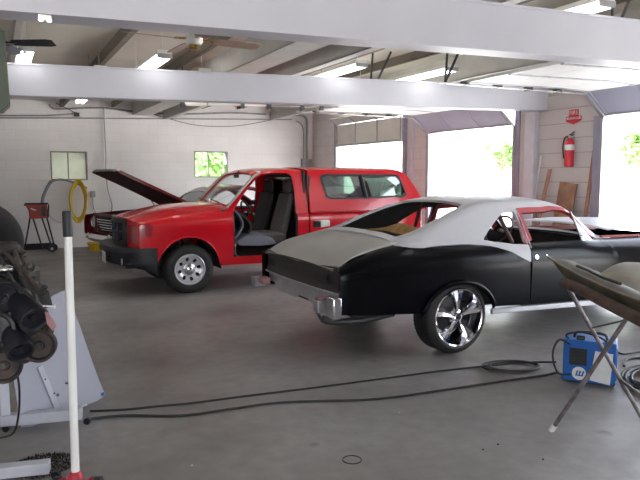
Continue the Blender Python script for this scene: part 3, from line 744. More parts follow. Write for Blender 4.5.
b = MB(); b.tube(bez([(2.36, N.yc-.66, .40), (2.5, N.yc-.66, .36), (2.8, N.yc-.62, .34), (3.1, N.yc-.60, .36)]), .03, 10); b.build('exhaust_pipe', 'darksteel', NV)
b = MB(); b.tube(bez([(2.40, N.yc-.50, .42), (2.44, N.yc-.52, .34), (2.5, N.yc-.60, .33), (2.48, N.yc-.70, .38)]), .012, 8); b.build('hanging_strap', 'darksteel', NV)
b = MB(); b.tube([(3.594, N.yc-.7, .34), (3.594, N.yc+.7, .34)], .05, 12); b.ball((3.594, N.yc, .34), .15, sc=(1,1.1,1)); b.build('rear_axle', 'darksteel', NV)
# interior
b = MB(); b.prism([(2.6, 0, .40), (7.0, 0, .33), (7.0, 0, .36), (2.6, 0, .44)], (0, 1.5, 0)); b.v = [(x, y+4.52, z) for x, y, z in b.v]; b.build('floor_pan', 'inner', NV)
b = MB(); b.box((3.06, 4.58, .99), (3.74, 5.96, 1.005)); b.build('package_shelf', 'inner', NV)
b = MB(); b.grid(lambda s, t: (3.72+.20*s, 4.62+1.3*t, .93-.42*s+.03*math.sin(t*2*PI)**2), 6, 8); b.build('rear_seat', 'inner', NV, solid=.06)
b = MB(); b.box((3.85, 4.62, .50), (4.30, 5.92, .60)); b.build('seat_cushion', 'inner', NV, bevel=.03)
b = MB(); b.grid(lambda s, t: (5.50-.25*math.sin(s*PI*.6), 4.50+1.54*t, .62+.33*s-.02*abs(2*t-1)), 6, 10); b.build('dashboard', 'inner', NV, solid=.02)
b = MB(); b.box((5.58, 4.5, .4), (5.61, 6.04, .93)); b.build('firewall', 'inner', NV)
st = [Vector((5.18, 5.62, .96))+Vector((.10*math.cos(a), .19*math.sin(a), .15*math.cos(a))) for a in [2*PI*k/24 for k in range(24)]]
b = MB(); b.tube(st, .012, 8, closed=True); sw = b.build('steering_wheel', 'inner2', NV)
b = MB(); b.cyl((5.18, 5.62, .96), (5.50, 5.62, .80), .022); b.build('steering_column', 'inner2', sw)
for sg in (-1, 1):
    b = MB(); b.box((4.45, N.yc+sg*.80-.01, .40), (5.35, N.yc+sg*.80+.01, .92)); b.build('door_trim_panel', 'inner2' if sg > 0 else 'inner', NV)
    b = MB(); b.box((3.72, N.yc+sg*.76-.01, .45), (4.42, N.yc+sg*.76+.01, .93)); b.build('side_trim_panel', 'inner', NV)
    b = MB(); b.tube([N.top(4.30, sg*N.vz(4.30, .95)), N.top(4.25, sg*1.02)], .02, 8); b.v = [(x, y-sg*.03, z) for x, y, z in b.v]; b.build('door_pillar', 'inner2', NV)
# bonnet, cowl and nose
def hood(u, v): return (u, N.yc+v, smo([(5.6,.995),(6.2,1.02),(6.8,1.0),(7.1,.955),(7.22,.90)], u)-.04*abs(v/.72)**2.5+.065)
sheet([(5.72,-.69),(7.18,-.66),(7.22,0),(7.18,.66),(5.72,.69)], [], hood, .09).build('bonnet', 'glareprimer', NV, out=(6.3, 5.27, .4), solid=.02, smooth=50)
b = MB(); b.grid(lambda s, t: (5.56+.14*s, N.yc-.74+1.48*t, .955+.005*s-.02*abs(2*t-1)**3), 2, 10); b.build('cowl', 'primer', NV, solid=.01)
for sg in (-1, 1):
    b = MB(); b.bar((5.60, N.yc+sg*.70, .935), (7.15, N.yc+sg*.68, .90), .03, .05); b.build('inner_fender', 'doorred', NV)
def nose(u, v): return (7.20+.05*(1-(u/.8)**2), N.yc+u, v)
sheet([(-.79,.50),(.79,.50),(.79,.84),(.66,.88),(-.66,.88),(-.79,.84)], [rrect(-.50,.60,.50,.80,.02), circ(-.63,.70,.085), circ(.63,.70,.085)], nose, .08).build('nose_panel', 'carblack', NV, solid=.01)
b = MB(); b.box((7.17, 4.78, .60), (7.19, 5.76, .80)); b.build('grille', 'inner', NV)
for sg in (-1, 1):
    b = MB(); b.lathe([(0, .02), (.05, .015), (.083, 0), (.083, -.03)], (7.20, N.yc+sg*.63, .70), (1, 0, 0), 24); b.build('headlamp', 'lens', NV)
for x in (HX, HX+2.82):
    for sg in (-1, 1): nova_wheel(NV, x, sg)
# door handle, lock hole marks
x1, z1 = N.px(536.5, 257); x2, z2 = N.px(546.5, 255)
b = MB(); b.lathe([(.013,.006),(.020,.006),(.024,0),(.024,-.01)], Vector(N.side(x1, N.w_of(x1, z1)))+Vector((0,-.003,0)), (0,-1,.2), 16, caps=False); lk = b.build('lock_ring', 'chrome', NV)
b = MB(); b.cyl(Vector(N.side(x1, N.w_of(x1, z1))), Vector(N.side(x1, N.w_of(x1, z1)))+Vector((0,-.005,0)), .014, n=14); b.build('lock_hole', 'black', lk)
b = MB(); b.lathe([(0,.006),(.006,.005),(.008,0),(.008,-.01)], N.side(x2, N.w_of(x2, z2)), (0,-1,.2), 12); b.build('lock_button', 'chrome', NV)
# --- things lying on the coupe
P = Zc = None
x, v = 2.98, 0
c = atZ(322, 226, 1.06)
t = thing('tape_roll_box', 'small white box lying on the far edge of the coupe boot lid', 'box', (c.x, c.y, 1.045))
c.z = 1.09
R_ = Rz(.5); b = MB(); b.box(c+Vector((-.085,-.05,-.04)), c+Vector((.085,.05,.03)), R_, c); b.build('box_body', 'plate', t, bevel=.015)
b = MB(); b.box(c+Vector((-.095,-.045,-.035)), c+Vector((-.086,.045,.025)), R_, c); b.build('box_end', 'black', t)
c = Vector((3.52, 5.12, 1.01))
t = MB()
def rag(s, q):
    a = s*2-1; e = q*2-1
    return (c.x+.15*a+.05*math.sin(3*e), c.y+.42*e, c.z+.004+.07*max(0, (1-a*a))*(.5+.5*math.sin(e*7+a*2))*(1-abs(e)**4)+.02)
t.grid(rag, 16, 26)
o = t.build('rag', 'rag', None, loc=(c.x, c.y, 1.01), solid=.01, smooth=80, soff=1); tag(o, 'crumpled tan cloth lying on the rear shelf of the coupe', 'cloth')
# ================================================================= red pickup
RG = thing('pickup_truck', 'bright red pickup truck with matching canopy and the driver door removed', 'pickup truck', (3.8, 9.37, 0))
RY = 9.37
rz = lambda x: .93
R = Body(RY, [(1.45,.76),(1.60,.84),(1.8,.865),(2.2,.87),(5.9,.87),(6.1,.86)], rz,
    [(1.45,.97),(1.6,.99),(1.8,1.02),(2.2,1.065),(2.6,1.085),(2.95,1.10),(3.1,1.06),(3.4,1.04),(6.2,1.03)],
    [(1.45,.08),(1.7,.10),(2.9,.10),(3.1,.05),(3.4,.03),(6.2,.03)],
    [(2.86,1.10),(3.0,1.26),(3.2,1.475),(3.37,1.64),(3.47,1.685),(3.7,1.705),(4.0,1.705),(4.14,1.69)], .20, crown=.04, tuck=.05, tuckz=.5, dr=.045)
WX, WZ = 2.36, .325
def flank(outl, holes, name, m='fordred', res=.07, body=R, root=RG, solid=.008, both=(-1, 1), c=(3.5, 9.37, .6), **k):
    r = []
    for sg in both:
        r.append(sheet(outl, holes, lambda u, v: body.side(u, v, sg), res).build(name, m, root, out=c, solid=solid, smooth=50, **k))
    return r
ar = [(WX+.43*math.cos(a), .31+.455*math.sin(a)) for a in [PI-.25-(PI-.45)*k/20 for k in range(21)]]
fen = [(1.71, .63), (1.93, .62)]+[p for p in ar if p[0] > 1.935]+[(2.80, .355), (2.985, .365), (2.985, R.zc(3)+.28), (2.90, 1.23), (2.2, 1.23), (1.85, 1.23), (1.71, 1.20)]
flank(fen, [], 'front_fender')
for sg in (-1, 1):
    b = MB(); b.tube([Vector(R.side(x, z, sg))+Vector((0, sg*.004, 0)) for x, z in [(WX+.435*math.cos(a), .31+.46*math.sin(a)) for a in [PI-.6-(PI-.8)*k/18 for k in range(19)]]], .012, 6); b.build('wheel_arch_lip', 'fordred', RG)
    b = MB(); b.grid(lambda s, t: (WX+.45*math.cos(PI*s), RY+sg*(.40+.44*t), .30+.48*math.sin(PI*s)), 14, 2); b.build('wheel_housing', 'black', RG)
# hood
def rh(u, v):
    a = abs(v); return (u, RY+v, smo([(1.50,.95),(1.58,1.0),(1.68,1.035),(1.85,1.085),(2.2,1.155),(2.6,1.185),(2.92,1.20)], u)-.10*(a/.78)**4)
sheet([(1.73,-.77),(1.85,-.78),(2.2,-.79),(2.86,-.79),(2.93,-.5),(2.95,0),(2.93,.5),(2.86,.79),(2.2,.79),(1.85,.78),(1.73,.77),(1.62,.5),(1.57,0),(1.62,-.5)], [], rh, .07).build('bonnet', 'fordred', RG, out=(2.2, RY, .4), solid=.015, smooth=60)
b = MB(); b.grid(lambda s, t: (2.84+.14*s, RY-.78+1.56*t, 1.175+.01*s-.07*abs(2*t-1)**4), 2, 12); b.build('cowl', 'black', RG, solid=.01)
for y in (-.45, .12):
    b = MB(); b.tube([(2.92, RY+y, 1.20), (2.90, RY+y+.18, 1.225), (2.93, RY+y+.46, 1.235)], .009, 6); b.build('wiper', 'black', RG)
# front face: x bulges forward at the centre
def ff(u, v, d=0): return (1.55+.16*abs(u/.86)**2-d+.02*max(0, v-.8), RY+u, v)
sheet([(-.85,.63),(.85,.63),(.85,.90),(.80,.97),(.5,1.02),(0,1.03),(-.5,1.02),(-.80,.97),(-.85,.90)], [rrect(-.52,.65,.52,1.0,.05), rrect(-.81,.70,-.56,.93,.04), rrect(.56,.70,.81,.93,.04)], ff, .06).build('nose_panel', 'fordred', RG, out=(2.4, RY, .8), solid=.012)
g = sheet(rrect(-.54,.64,.54,1.01,.05), [rrect(-.44+.22*k, .70+.135*j, -.25+.22*k, .815+.135*j, .01) for k in range(4) for j in range(2)], lambda u, v: ff(u, v, .03), .06).build('grille', 'black', RG, out=(2.4, RY, .8), solid=.05)
b = MB(); b.grid(lambda s, t: ff(-.5+s, .67+.31*t, -.05), 8, 2); b.build('radiator', 'inner', RG)
b = MB(); b.lathe([(0, .012), (.05, .010), (.07, 0), (.07, -.01)], Vector(ff(0, .865, .045)), (-1, 0, 0), 24); b.v = [(x, RY+(y-RY)*1.0, .865+(z-.865)*.5) for x, y, z in b.v]; b.build('oval_badge', 'badge_blue' if 'badge_blue' in M else 'chrome', g)
for sg in (-1, 1):
    h = sheet(rrect(.56, .705, .81, .925, .035), [], lambda u, v: ff(sg*u, v, .004), .05).build('headlamp', 'lampred2', RG, solid=.01)
    # wrap-round corner lamp on the flank
    q = [R.pw(*p) for p in [(140,222),(150,224),(152,240),(141,239)]]
    q = [(1.715, .78), (1.86, .79), (1.88, .92), (1.81, .985), (1.715, .965)]
    o = sheet(q, [], lambda u, v: tuple(Vector(R.side(u, v, sg))+Vector((0, sg*.006, 0))), .04).build('corner_lamp', 'lampred2' if 'lampred2' in M else 'lens', RG, solid=.01)
# bumper (black) with plate
def bp_(u, v):
    a = abs(u); x = 1.36+.05*(a/.9)**2+(.30*((a-.72)/.2)**2 if a > .72 else 0)
    x += .05*math.cos((v-.5)*5)*0-.03*math.exp(-((v-.60)/.1)**2)+(.10*max(0, .42-v)/.2)
    return (x, RY+u, v)
def bump(s, t):
    th = (s*2-1)*PI/2; c_, s_ = max(1e-4, math.cos(th)), math.sin(th); v = .25+(.64-.25)*t
    x = 1.93-.56*c_**(2/2.6); y = .875*abs(s_)**(2/2.6)*(1 if s_ > 0 else -1)
    low = max(0, .42-v)/.17; x += -.03*math.exp(-((v-.58)/.05)**2)*c_**.3+.10*low*c_**.5
    return (x, RY+y*(1-.04*low), v+.15*min(1, low)*c_**.35)
b = MB(); b.grid(bump, 60, 10); bo = b.build('front_bumper', 'bumperblack', RG, out=(2.4, RY, .5), solid=.02, smooth=50) if 'bumperblack' in M else b.build('front_bumper', 'black', RG, out=(2.4, RY, .5), solid=.02, smooth=50)
b = MB(); b.grid(lambda s, t: tuple(Vector(bump(s, 1)).lerp(Vector((2.0, RY+(s*2-1)*.6, .645)), .36*t)), 40, 2); b.build('bumper_top', 'bumperblack', bo, solid=.01)
b = MB(); b.box((1.335, RY-.42, .42), (1.34, RY-.12, .57)); b.build('number_plate', 'plate', bo, bevel=.004)
for sg in (-1, 1):
    b = MB(); b.lathe([(0, .004), (.045, .002), (.05, -.01)], (1.50, RY+sg*.66, .46), (-1, 0, 0), 20); b.build('fog_lamp', 'lens', bo)
# windscreen, pillars and cab roof
def rv(x, z): return (x, R.vz(x, z))
dtop = [R.px(*p) for p in [(238,203),(246,192),(255,180),(262,174.5),(270,173),(288,173),(292,176),(295,190),(297,213)]]
near = [(2.90, R.vz(2.90, 1.10)), (2.985, R.vz(2.985, 1.06))]+[rv(*p) for p in dtop[1:]]+[(3.955, R.vz(3.955, 1.04)), (4.14, R.vz(4.14, 1.04))]
outer = [(x, -v) for x, v in near]+[(4.14, -1), (4.14, 1)]+[(x, v) for x, v in near[::-1]]+[(2.90, 1), (2.90, -1)]
wh = [(2.95,-.86),(2.95,0),(2.95,.86),(3.00,.93),(3.31,.90),(3.36,.80),(3.37,0),(3.36,-.80),(3.31,-.90),(3.00,-.93)]
sheet(outer, [wh], R.top, .06).build('cab_roof', 'fordred', RG, out=(3.6, RY, 1.2), solid=.03, smooth=50)
sheet([(x+(.012 if x > 3.2 else -.012), v*1.02) for x, v in wh], [], lambda u, v: tuple(Vector(R.top(u, v))+Vector((.004, 0, -.008))), .12).build('windscreen', 'wglass', RG, solid=.005)
for sg in (-1, 1):
    P = [Vector(R.top(x, sg*1.0))+Vector((-.008, sg*.004, .006)) for x in (2.93, 3.05, 3.2, 3.3, 3.37, 3.45)]
    b = MB(); b.tube(P, .017, 8); b.build('pillar_trim', 'primer_tan', RG)
# dark seal round the door opening
dop = [(x, z) for x, z in dtop]
for sg in (-1, 1):
    P = [Vector((x, RY+sg*(R.half(x, z)-.02), z)) for x, z in dop+[(3.95, .85), (3.95, .50), (3.90, .445), (3.06, .445), (3.01, .50), (3.01, 1.1)]]
    b = MB(); b.tube(P, .014, 6, closed=True); b.build('door_seal', 'black', RG)
# rocker and rear cab corner
flank([(2.80, .345), (4.14, .335), (4.14, R.zc(4)+.3), (3.965, R.zc(4)+.3), (3.965, .46), (3.0, .46), (2.80, .44)][::1], [], 'cab_side', res=.06)
# far side door (closed), near side is missing
dd = [(3.0, .445), (3.955, .445), (3.955, R.zc(4)+.3), (3.0, R.zc(3)+.3)]
sheet(dd, [], lambda u, v: R.side(u, v, 1), .08).build('door', 'fordred', RG, out=(3.5, RY, .7), solid=.04)
# cab rear wall with glass
b = MB(); y0, y1 = RY-.78, RY+.78
for a, c_, z0, z1 in ((y0, y1, .4, 1.18), (y0, y1, 1.56, 1.66), (y0, y0+.12, 1.18, 1.56), (y1-.12, y1, 1.18, 1.56)):
    q = MB(); q.box((4.09, a, z0), (4.12, c_, z1)); q.build('cab_back', 'inner', RG)
b = MB(); b.box((4.10, y0+.12, 1.18), (4.106, y1-.12, 1.56)); b.build('rear_window', 'cglass', RG)
# interior
b = MB(); b.box((2.95, y0, .40), (4.10, y1, .45)); b.build('floor_pan', 'inner', RG)
b = MB(); b.box((2.93, y0-.01, .45), (2.985, y1, 1.10)); b.build('bulkhead', 'inner', RG)
b = MB(); b.grid(lambda s, t: (3.0+.30*math.sin(s*PI*.7), y0+.02+(y1-y0-.04)*t, 1.14-.38*s), 8, 4); db = b.build('dashboard', 'inner', RG, solid=.03)
c = Vector((3.37, RY-.38, 1.04)); ring = [c+Vector((-.07*math.sin(a), .185*math.cos(a), .17*math.sin(a))) for a in [2*PI*k/24 for k in range(24)]]
b = MB(); b.tube(ring, .014, 8, closed=True); sw = b.build('steering_wheel', 'black', RG)
b = MB(); b.cyl(c, c+Vector((-.25, 0, -.10)), .025); b.ball(c, .05, sc=(.5,1,1)); b.bar(c+Vector((0,-.17,0)), c+Vector((0,.17,0)), .02, .02); b.build('steering_column', 'black', sw)
b = MB(); b.bar(c+Vector((-.05, -.03, .02)), c+Vector((.12, .05, -.02)), .03, .02); b.build('shift_lever', 'primer_tan', RG)
def seat(yc, m):
    cu = MB(); cu.grid(lambda s, t: (3.38+.52*s, yc-.24+.48*t, .70+.10*math.sin(PI*min(1, s*1.2+.1))**.5-.03*(2*t-1)**2*(-1)-(.03 if s > .8 else 0)), 8, 8)
    sc = MB(); sc.box((3.36, yc-.24, .58), (3.90, yc+.24, .76)); o = sc.build('seat_cushion', m, RG, bevel=.05)
    bk = MB(); bk.prism([(3.78, yc-.24, .72), (3.90, yc-.24, .70), (4.06, yc-.20, 1.30), (3.98, yc-.20, 1.34)], (0, .48, 0)); bk.build('backrest', m, RG, bevel=.045)
    h = MB(); h.box((3.97, yc-.13, 1.32), (4.07, yc+.13, 1.53)); h.build('headrest', m, RG, bevel=.045)
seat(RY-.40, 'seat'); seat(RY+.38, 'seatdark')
# grey pieces of door trim leaning in the doorway
b = MB(); b.grid(lambda s, t: (3.02+.13*math.sin(PI*s)*(1), RY-.82+.10*t, .70+.42*s), 10, 2); b.build('kick_panel', 'cloth_trim', RG, solid=.02)
b = MB(); P = [(3.03, .66), (3.20, .74), (3.40, .75), (3.60, .68), (3.66, .60), (3.4, .58), (3.1, .60)]; b.prism([(x, RY-.80, z) for x, z in P], (0, .22, .03)); b.build('sill_trim', 'cloth_trim', RG, bevel=.02)
for z in (.97-.22, .60):
    b = MB(); b.box((2.985, RY-.86, z), (3.02, RY-.835, z+.04)); b.build('door_hinge', 'chrome', RG)
b = MB(); m_ = R.top(3.28, -.15); b.box((3.33, RY-.10, 1.555), (3.35, RY+.10, 1.60)); b.bar((3.34, RY, 1.60), (3.38, RY, 1.66), .015, .015); b.build('rear_view_mirror', 'black', RG)
# bed side with rear arch
X2 = WX+2.85
ar2 = [(X2+.42*math.cos(a), .31+.43*math.sin(a)) for a in [PI-.05-(PI-.10)*k/20 for k in range(21)]]
flank([(4.165, .38)]+ar2+[(6.13, .42), (6.15, R.zc(6)+.3), (4.165, R.zc(4)+.3)], [], 'bed_side')
for sg in (-1, 1):
    b = MB(); b.bar((4.17, RY+sg*.855, 1.045), (6.14, RY+sg*.855, 1.045), .05, .012); b.build('bed_rail', 'fordred', RG)
    b = MB(); b.grid(lambda s, t: (X2+.43*math.cos(PI*s), RY+sg*(.40+.44*t), .30+.45*math.sin(PI*s)), 14, 2); b.build('wheel_housing', 'black', RG)
    b = MB(); b.bar((4.3, RY+sg*.872, .90), (5.9, RY+sg*.872, .895), .006, .03); b.build('side_moulding', 'fordred', RG)
b = MB(); b.box((6.12, RY-.84, .45), (6.16, RY+.84, 1.03)); b.build('tailgate', 'fordred', RG, bevel=.01)
b = MB(); b.box((4.18, RY-.80, .46), (6.12, RY+.80, .50)); b.build('bed_floor', 'inner', RG)
b = MB(); b.box((6.16, RY-.85, .40), (6.28, RY+.85, .56)); b.build('rear_bumper', 'chrome', RG, bevel=.02)
for sg in (-1, 1):
    b = MB(); b.box((6.10, RY+sg*.80-.05, .70), (6.165, RY+sg*.80+.065, 1.0)); b.build('tail_lamp', 'lampred', RG, bevel=.01)
# canopy (bed cap)
K = Body(RY, [(4.1,.865),(6.3,.865)], lambda x: .9, [(4.1,1.05),(6.3,1.05)], [(4.1,.01),(6.3,.01)],
    [(4.16,1.71),(4.3,1.725),(5.78,1.725),(5.88,1.69),(5.98,1.60),(6.12,1.40),(6.30,1.06)], .20, dr=.05)
def kv(x, z): return (x, K.vz(x, z))
kn = [kv(4.175, 1.052), kv(6.22, 1.052)]
def kpx(a, b_): return kv(*K.px(a, b_))
wn = [kpx(*p) for p in [(319.5,177),(323,174),(396,174.5),(399,178),(403,187),(406,194.5),(402,197.5),(350,199),(331,199),(326,197)]]
ko = [(4.175, -kn[0][1]), *[(x_, -K.vz(x_, 1.052)) for x_ in (5.5, 5.75, 5.85, 5.95, 6.05, 6.15)], (6.22, -kn[1][1]), (6.28, -1), (6.28, 1), (6.22, kn[1][1]), *[(x_, K.vz(x_, 1.052)) for x_ in (6.15, 6.05, 5.95, 5.85, 5.75, 5.5)], (4.175, kn[0][1]), (4.175, 1), (4.175, -1)]
rwin = [(6.0,-.80),(6.0,.80),(6.20,.86),(6.20,-.86)]
cp = sheet(ko, [[(x, -v) for x, v in wn], wn, rwin], K.top, .07).build('canopy', 'fordred', RG, out=(5.2, RY, 1.3), solid=.02, smooth=50)
b = MB(); b.box((4.18, RY-.80, 1.06), (4.20, RY+.80, 1.20)); b.build('canopy_front', 'fordred', cp)
b = MB(); b.box((4.18, RY-.80, 1.20), (4.186, RY+.80, 1.58)); b.build('canopy_front_glass', 'dglass', cp)
for sg in (-1, 1):
    cx_ = sum(x for x, v in wn)/len(wn); cv = sum(v for x, v in wn)/len(wn)
    def insh(f): return [(cx_+(x-cx_)*f, cv+(v-cv)*(f-.0)) for x, v in wn]
    rim = [(cx_+(x-cx_)*.955, cv+(v-cv)*.84) for x, v in wn]
    def kt(u, v, d=.004): p = Vector(K.top(u, sg*v)); return tuple(p+Vector((0, sg*d, 0)))
    fr = sheet(wn, [rim], lambda u, v: kt(u, v), .07).build('canopy_window_frame', 'black', cp, solid=.012)
    mids = kpx(372, 186)[0]
    m1_ = kpx(361, 186)[0]
    b = MB(); b.tube([kt(m1_, wn[1][1]+.02), kt(m1_+.06, wn[7][1]-.02)], .03, 6); b.build('window_divider', 'black', fr)
    sheet(rim, [], lambda u, v: kt(u, v, -.008), .15).build('canopy_glass', 'dglass', cp, solid=.004)
b = MB(); b.grid(lambda s, t: tuple(Vector(K.top(5.99+.22*s, -.84+1.68*t))+Vector((-.01, 0, -.01))), 3, 6); b.build('canopy_rear_glass', 'dglass', cp)
b = MB(); b.box((4.142, RY-.80, .5), (4.160, RY+.80, 1.60)); b.build('cab_gap_seal', 'black', RG)
# white mark and yellow items inside the canopy window
# frame rails underneath
for sg in (-1, 1):
    b = MB(); b.box((1.6, RY+sg*.42-.04, .33), (6.1, RY+sg*.42+.04, .45)); b.build('chassis_rail', 'black', RG)
# wheels with perforated discs
def ranger_wheel(x, sg):
    c = Vector((x, RY+sg*.86, WZ)); Rr = .335
    t = tyre(RG, c, .332, .205, .23, sg)
    def disc(u, v):
        r = math.hypot(u, v); d = -.025-.05*max(0, 1-abs(r-.13)/.09)*0-(.03 if r < .11 else .03*max(0, (.15-r)/.04))
        return (x+u, c.y+sg*(d+.012), WZ+v)
    holes = []
    for k in range(8):
        a = 2*PI*k/8+.2; holes.append([(.135*math.cos(a)+.030*math.cos(q)*math.cos(a)-.024*math.sin(q)*math.sin(a), .135*math.sin(a)+.030*math.cos(q)*math.sin(a)+.024*math.sin(q)*math.cos(a)) for q in [2*PI*j/10 for j in range(10)]])
    o = sheet(circ(0, 0, .192, 40), holes, disc, .035).build('wheel_disc', 'alum', RG, solid=.006, smooth=60)
    b = MB(); b.lathe([(.208, .004), (.212, .012), (.204, .016), (.192, .004), (.188, -.03), (.185, -.18)], c, (0, sg, 0), 48, caps=False); b.build('rim', 'alum', o, smooth=50)
    b = MB(); b.lathe([(0, .012), (.03, .012), (.042, .004), (.05, -.03), (.085, -.045)], c, (0, sg, 0), 28, caps=False); b.build('hub_cap', 'chrome', o)
    b = MB(); b.lathe([(0, -.11), (.18, -.11), (.18, -.14), (0, -.14)], c, (0, sg, 0), 28, caps=False); b.build('brake_disc', 'black', RG)
for x in (WX, X2):
    for sg in (-1, 1): ranger_wheel(x, sg)
b = MB(); b.tube([(X2, RY-.7, WZ), (X2, RY+.7, WZ)], .05); b.ball((X2, RY, WZ), .14); b.build('rear_axle', 'black', RG)

RG.location.x -= .07; RG.location.y -= .13
M['maroondark'] = mat('maroon_bonnet_underside', (.06,.008,.012), .75)
# ================================================================= dark red classic behind the pickup
OC = thing('classic_car', 'dark red old car with its bonnet propped open, parked behind the red pickup', 'car', (3.6, 12.2, 0))
OY = 12.0
O = Body(OY, [(1.25,.80),(1.5,.86),(2.2,.90),(5.6,.90),(6.1,.84)], lambda x: .70, [(1.25,.86),(1.5,.89),(2.2,.93),(6.1,.93)], [(1.25,.12),(1.5,.14),(6.1,.14)],
    [(2.95,.95),(3.15,1.12),(3.40,1.31),(3.60,1.39),(4.0,1.42),(4.4,1.38),(4.9,1.12),(5.1,.97)], .5, dr=.04)
OX1, OX2 = 2.15, 4.95
oa = lambda cx: [(cx+.37*math.cos(a), .30+.37*math.sin(a)) for a in [PI-.1-(PI-.2)*k/16 for k in range(17)]]
for sg in (-1, 1):
    sheet([(1.34, .52), (1.6, .36)]+oa(OX1)+[(2.9, .28), (2.9, 1.0), (1.5, 1.0), (1.34, .98)], [], lambda u, v: O.side(u, v, sg), .08).build('front_fender', 'darkred', OC, out=(3.5, OY, .5), solid=.01, smooth=50)
    sheet([(2.91, .28), (4.1, .28), (4.1, 1.0), (2.91, 1.0)], [], lambda u, v: O.side(u, v, sg), .1).build('door', 'darkred', OC, out=(3.5, OY, .5), solid=.02, smooth=50)
    sheet([(4.11, .28)]+oa(OX2)+[(5.95, .40), (6.0, .98), (4.11, 1.0)], [], lambda u, v: O.side(u, v, sg), .09).build('quarter_panel', 'darkred', OC, out=(4.5, OY, .5), solid=.01, smooth=50)
def ov(x, z): return (x, O.vz(x, z))
on = [ov(2.98, .945), ov(4.95, .945)]
oo = [(2.98, -on[0][1]), (4.95, -on[1][1]), (5.08, -1), (5.08, 1), (4.95, on[1][1]), (2.98, on[0][1]), (2.98, 1), (2.98, -1)]
ow = [(3.02,-.88),(3.02,.88),(3.38,.88),(3.40,0),(3.38,-.88)]
os_ = [ov(3.45, .98), ov(4.35, .98), ov(4.25, 1.30), ov(3.62, 1.31)]
orr = [(4.45,-.8),(4.45,.8),(4.95,.8),(4.95,-.8)]
sheet(oo, [ow, os_, [(x, -v) for x, v in os_], orr], O.top, .09).build('roof_shell', 'darkred', OC, out=(4, OY, .8), solid=.02, smooth=50)
sheet(ow, [], lambda u, v: tuple(Vector(O.top(u, v))+Vector((.005, 0, -.008))), .12).build('windscreen', 'cglass', OC, solid=.004)
b = MB(); b.tube([O.top(x, v) for x, v in ow[:2][::1]+[(3.2, .92)]+ow[2:]+[(3.2, -.92)]], .014, 6, closed=True); b.build('windscreen_trim', 'chrome', OC)
b = MB(); b.grid(lambda s, t: (5.02+1.0*s, OY-.70+1.4*t, .97-.05*s), 4, 6); b.build('boot_lid', 'darkred', OC, solid=.02)
b = MB(); b.box((5.96, OY-.82, .45), (6.0, OY+.82, .93)); b.build('tail_panel', 'darkred', OC)
b = MB(); b.box((2.0, OY-.75, .28), (5.9, OY+.75, .34)); b.build('floor_pan', 'inner', OC)
b = MB(); b.box((2.86, OY-.75, .34), (2.90, OY+.75, .90)); b.build('firewall', 'inner', OC)
b = MB(); b.grid(lambda s, t: (2.82+.18*s, OY-.76+1.52*t, .945), 2, 6); b.build('cowl', 'darkred', OC, solid=.01)
b = MB(); b.box((2.90, OY-.72, .5), (3.15, OY+.72, .98)); b.build('dashboard', 'inner', OC, bevel=.05)
# bonnet standing open, hinged at the cowl
A_ = Vector((2.86, OY-.72, 1.00)); tipz = atY(93, 172, OY-.72)
dv = Vector((1.62-2.86, 0, tipz.z-1.0)); dv = Vector((tipz.x-2.86-.02, 0, tipz.z-1.0))
def hd(s, t): p = Vector((2.86, OY-.70+(1.40-.22*s)*t+.11*s, 1.02))+dv*s; n = Vector((-dv.z, 0, dv.x)).normalized()*-1; k = .012*math.sin(PI*s)+.02*(1-(2*t-1)**4); return p-n*(-k)
b = MB(); b.grid(hd, 10, 10); ho = b.build('open_bonnet', 'maroondark', OC, solid=.03, smooth=60)
b = MB()
b.bar(hd(0.02, 0.01), hd(.98, .01), .03, .05); b.build('bonnet_edge', 'darkred', ho)
b = MB(); b.tube([hd(1, .1), hd(1.0, .35), hd(1.0, .9)], .025, 8); b.build('bonnet_lip', 'primer_tan', ho)
for sg in (-1, 1):
    b = MB(); b.tube([(2.75, OY+sg*.68, .92), tuple(Vector(hd(.2, .03 if sg < 0 else .97)))], .01, 6); b.build('bonnet_hinge', 'darksteel', ho)
# nose: dark grille, chrome headlamp rings and bumper
def of(u, v): return (1.38+.12*(u/.82)**2-.10*math.sin((v-.5)*3.2)*0+.04*abs(v-.7), OY+u, v)
sheet([(-.82,.55),(.82,.55),(.84,.80),(.72,.90),(0,.92),(-.72,.90),(-.84,.80)], [rrect(-.44,.575,.44,.865,.03)]+[circ(s_*.60, .73, .11) for s_ in (-1, 1)], of, .07).build('nose_panel', 'darkred', OC, solid=.02)
b = MB(); b.grid(lambda s, t: tuple(Vector(of(-.42+.84*s, .58+.28*t))+Vector((.03, 0, 0))), 8, 2); gr = b.build('grille', 'inner', OC)
for k in range(5):
    b = MB(); b.tube([Vector(of(-.40+.08*j, .62+.045*k))+Vector((.0, 0, 0)) for j in range(11)], .010, 6); b.build('grille_bar', 'chrome', gr)
for sg in (-1, 1):
    b = MB(); b.lathe([(0, .02), (.06, .015), (.095, 0)], Vector(of(sg*.60, .73)), (-1, 0, 0), 24, caps=False); h = b.build('headlamp', 'lens', OC)
    b = MB(); b.lathe([(.095, .0), (.105, .02), (.118, .0), (.118, -.03)], Vector(of(sg*.60, .73)), (-1, 0, 0), 24, caps=False); b.build('headlamp_ring', 'chrome', h)
b = MB(); b.grid(lambda s, t: (1.22+.20*abs(2*s-1)**2.5+.03*math.cos(t*PI*2), OY-.90+1.8*s, .42+.13*t), 20, 6); b.build('front_bumper', 'chrome', OC, solid=.01, smooth=60)
b = MB(); b.box((1.5, OY-.5, .62), (2.7, OY+.5, .84)); b.build('engine', 'darksteel', OC, bevel=.04)
b = MB(); b.box((2.40, OY-.60, .84), (2.62, OY-.35, 1.02)); b.build('battery', 'black', OC, bevel=.01)
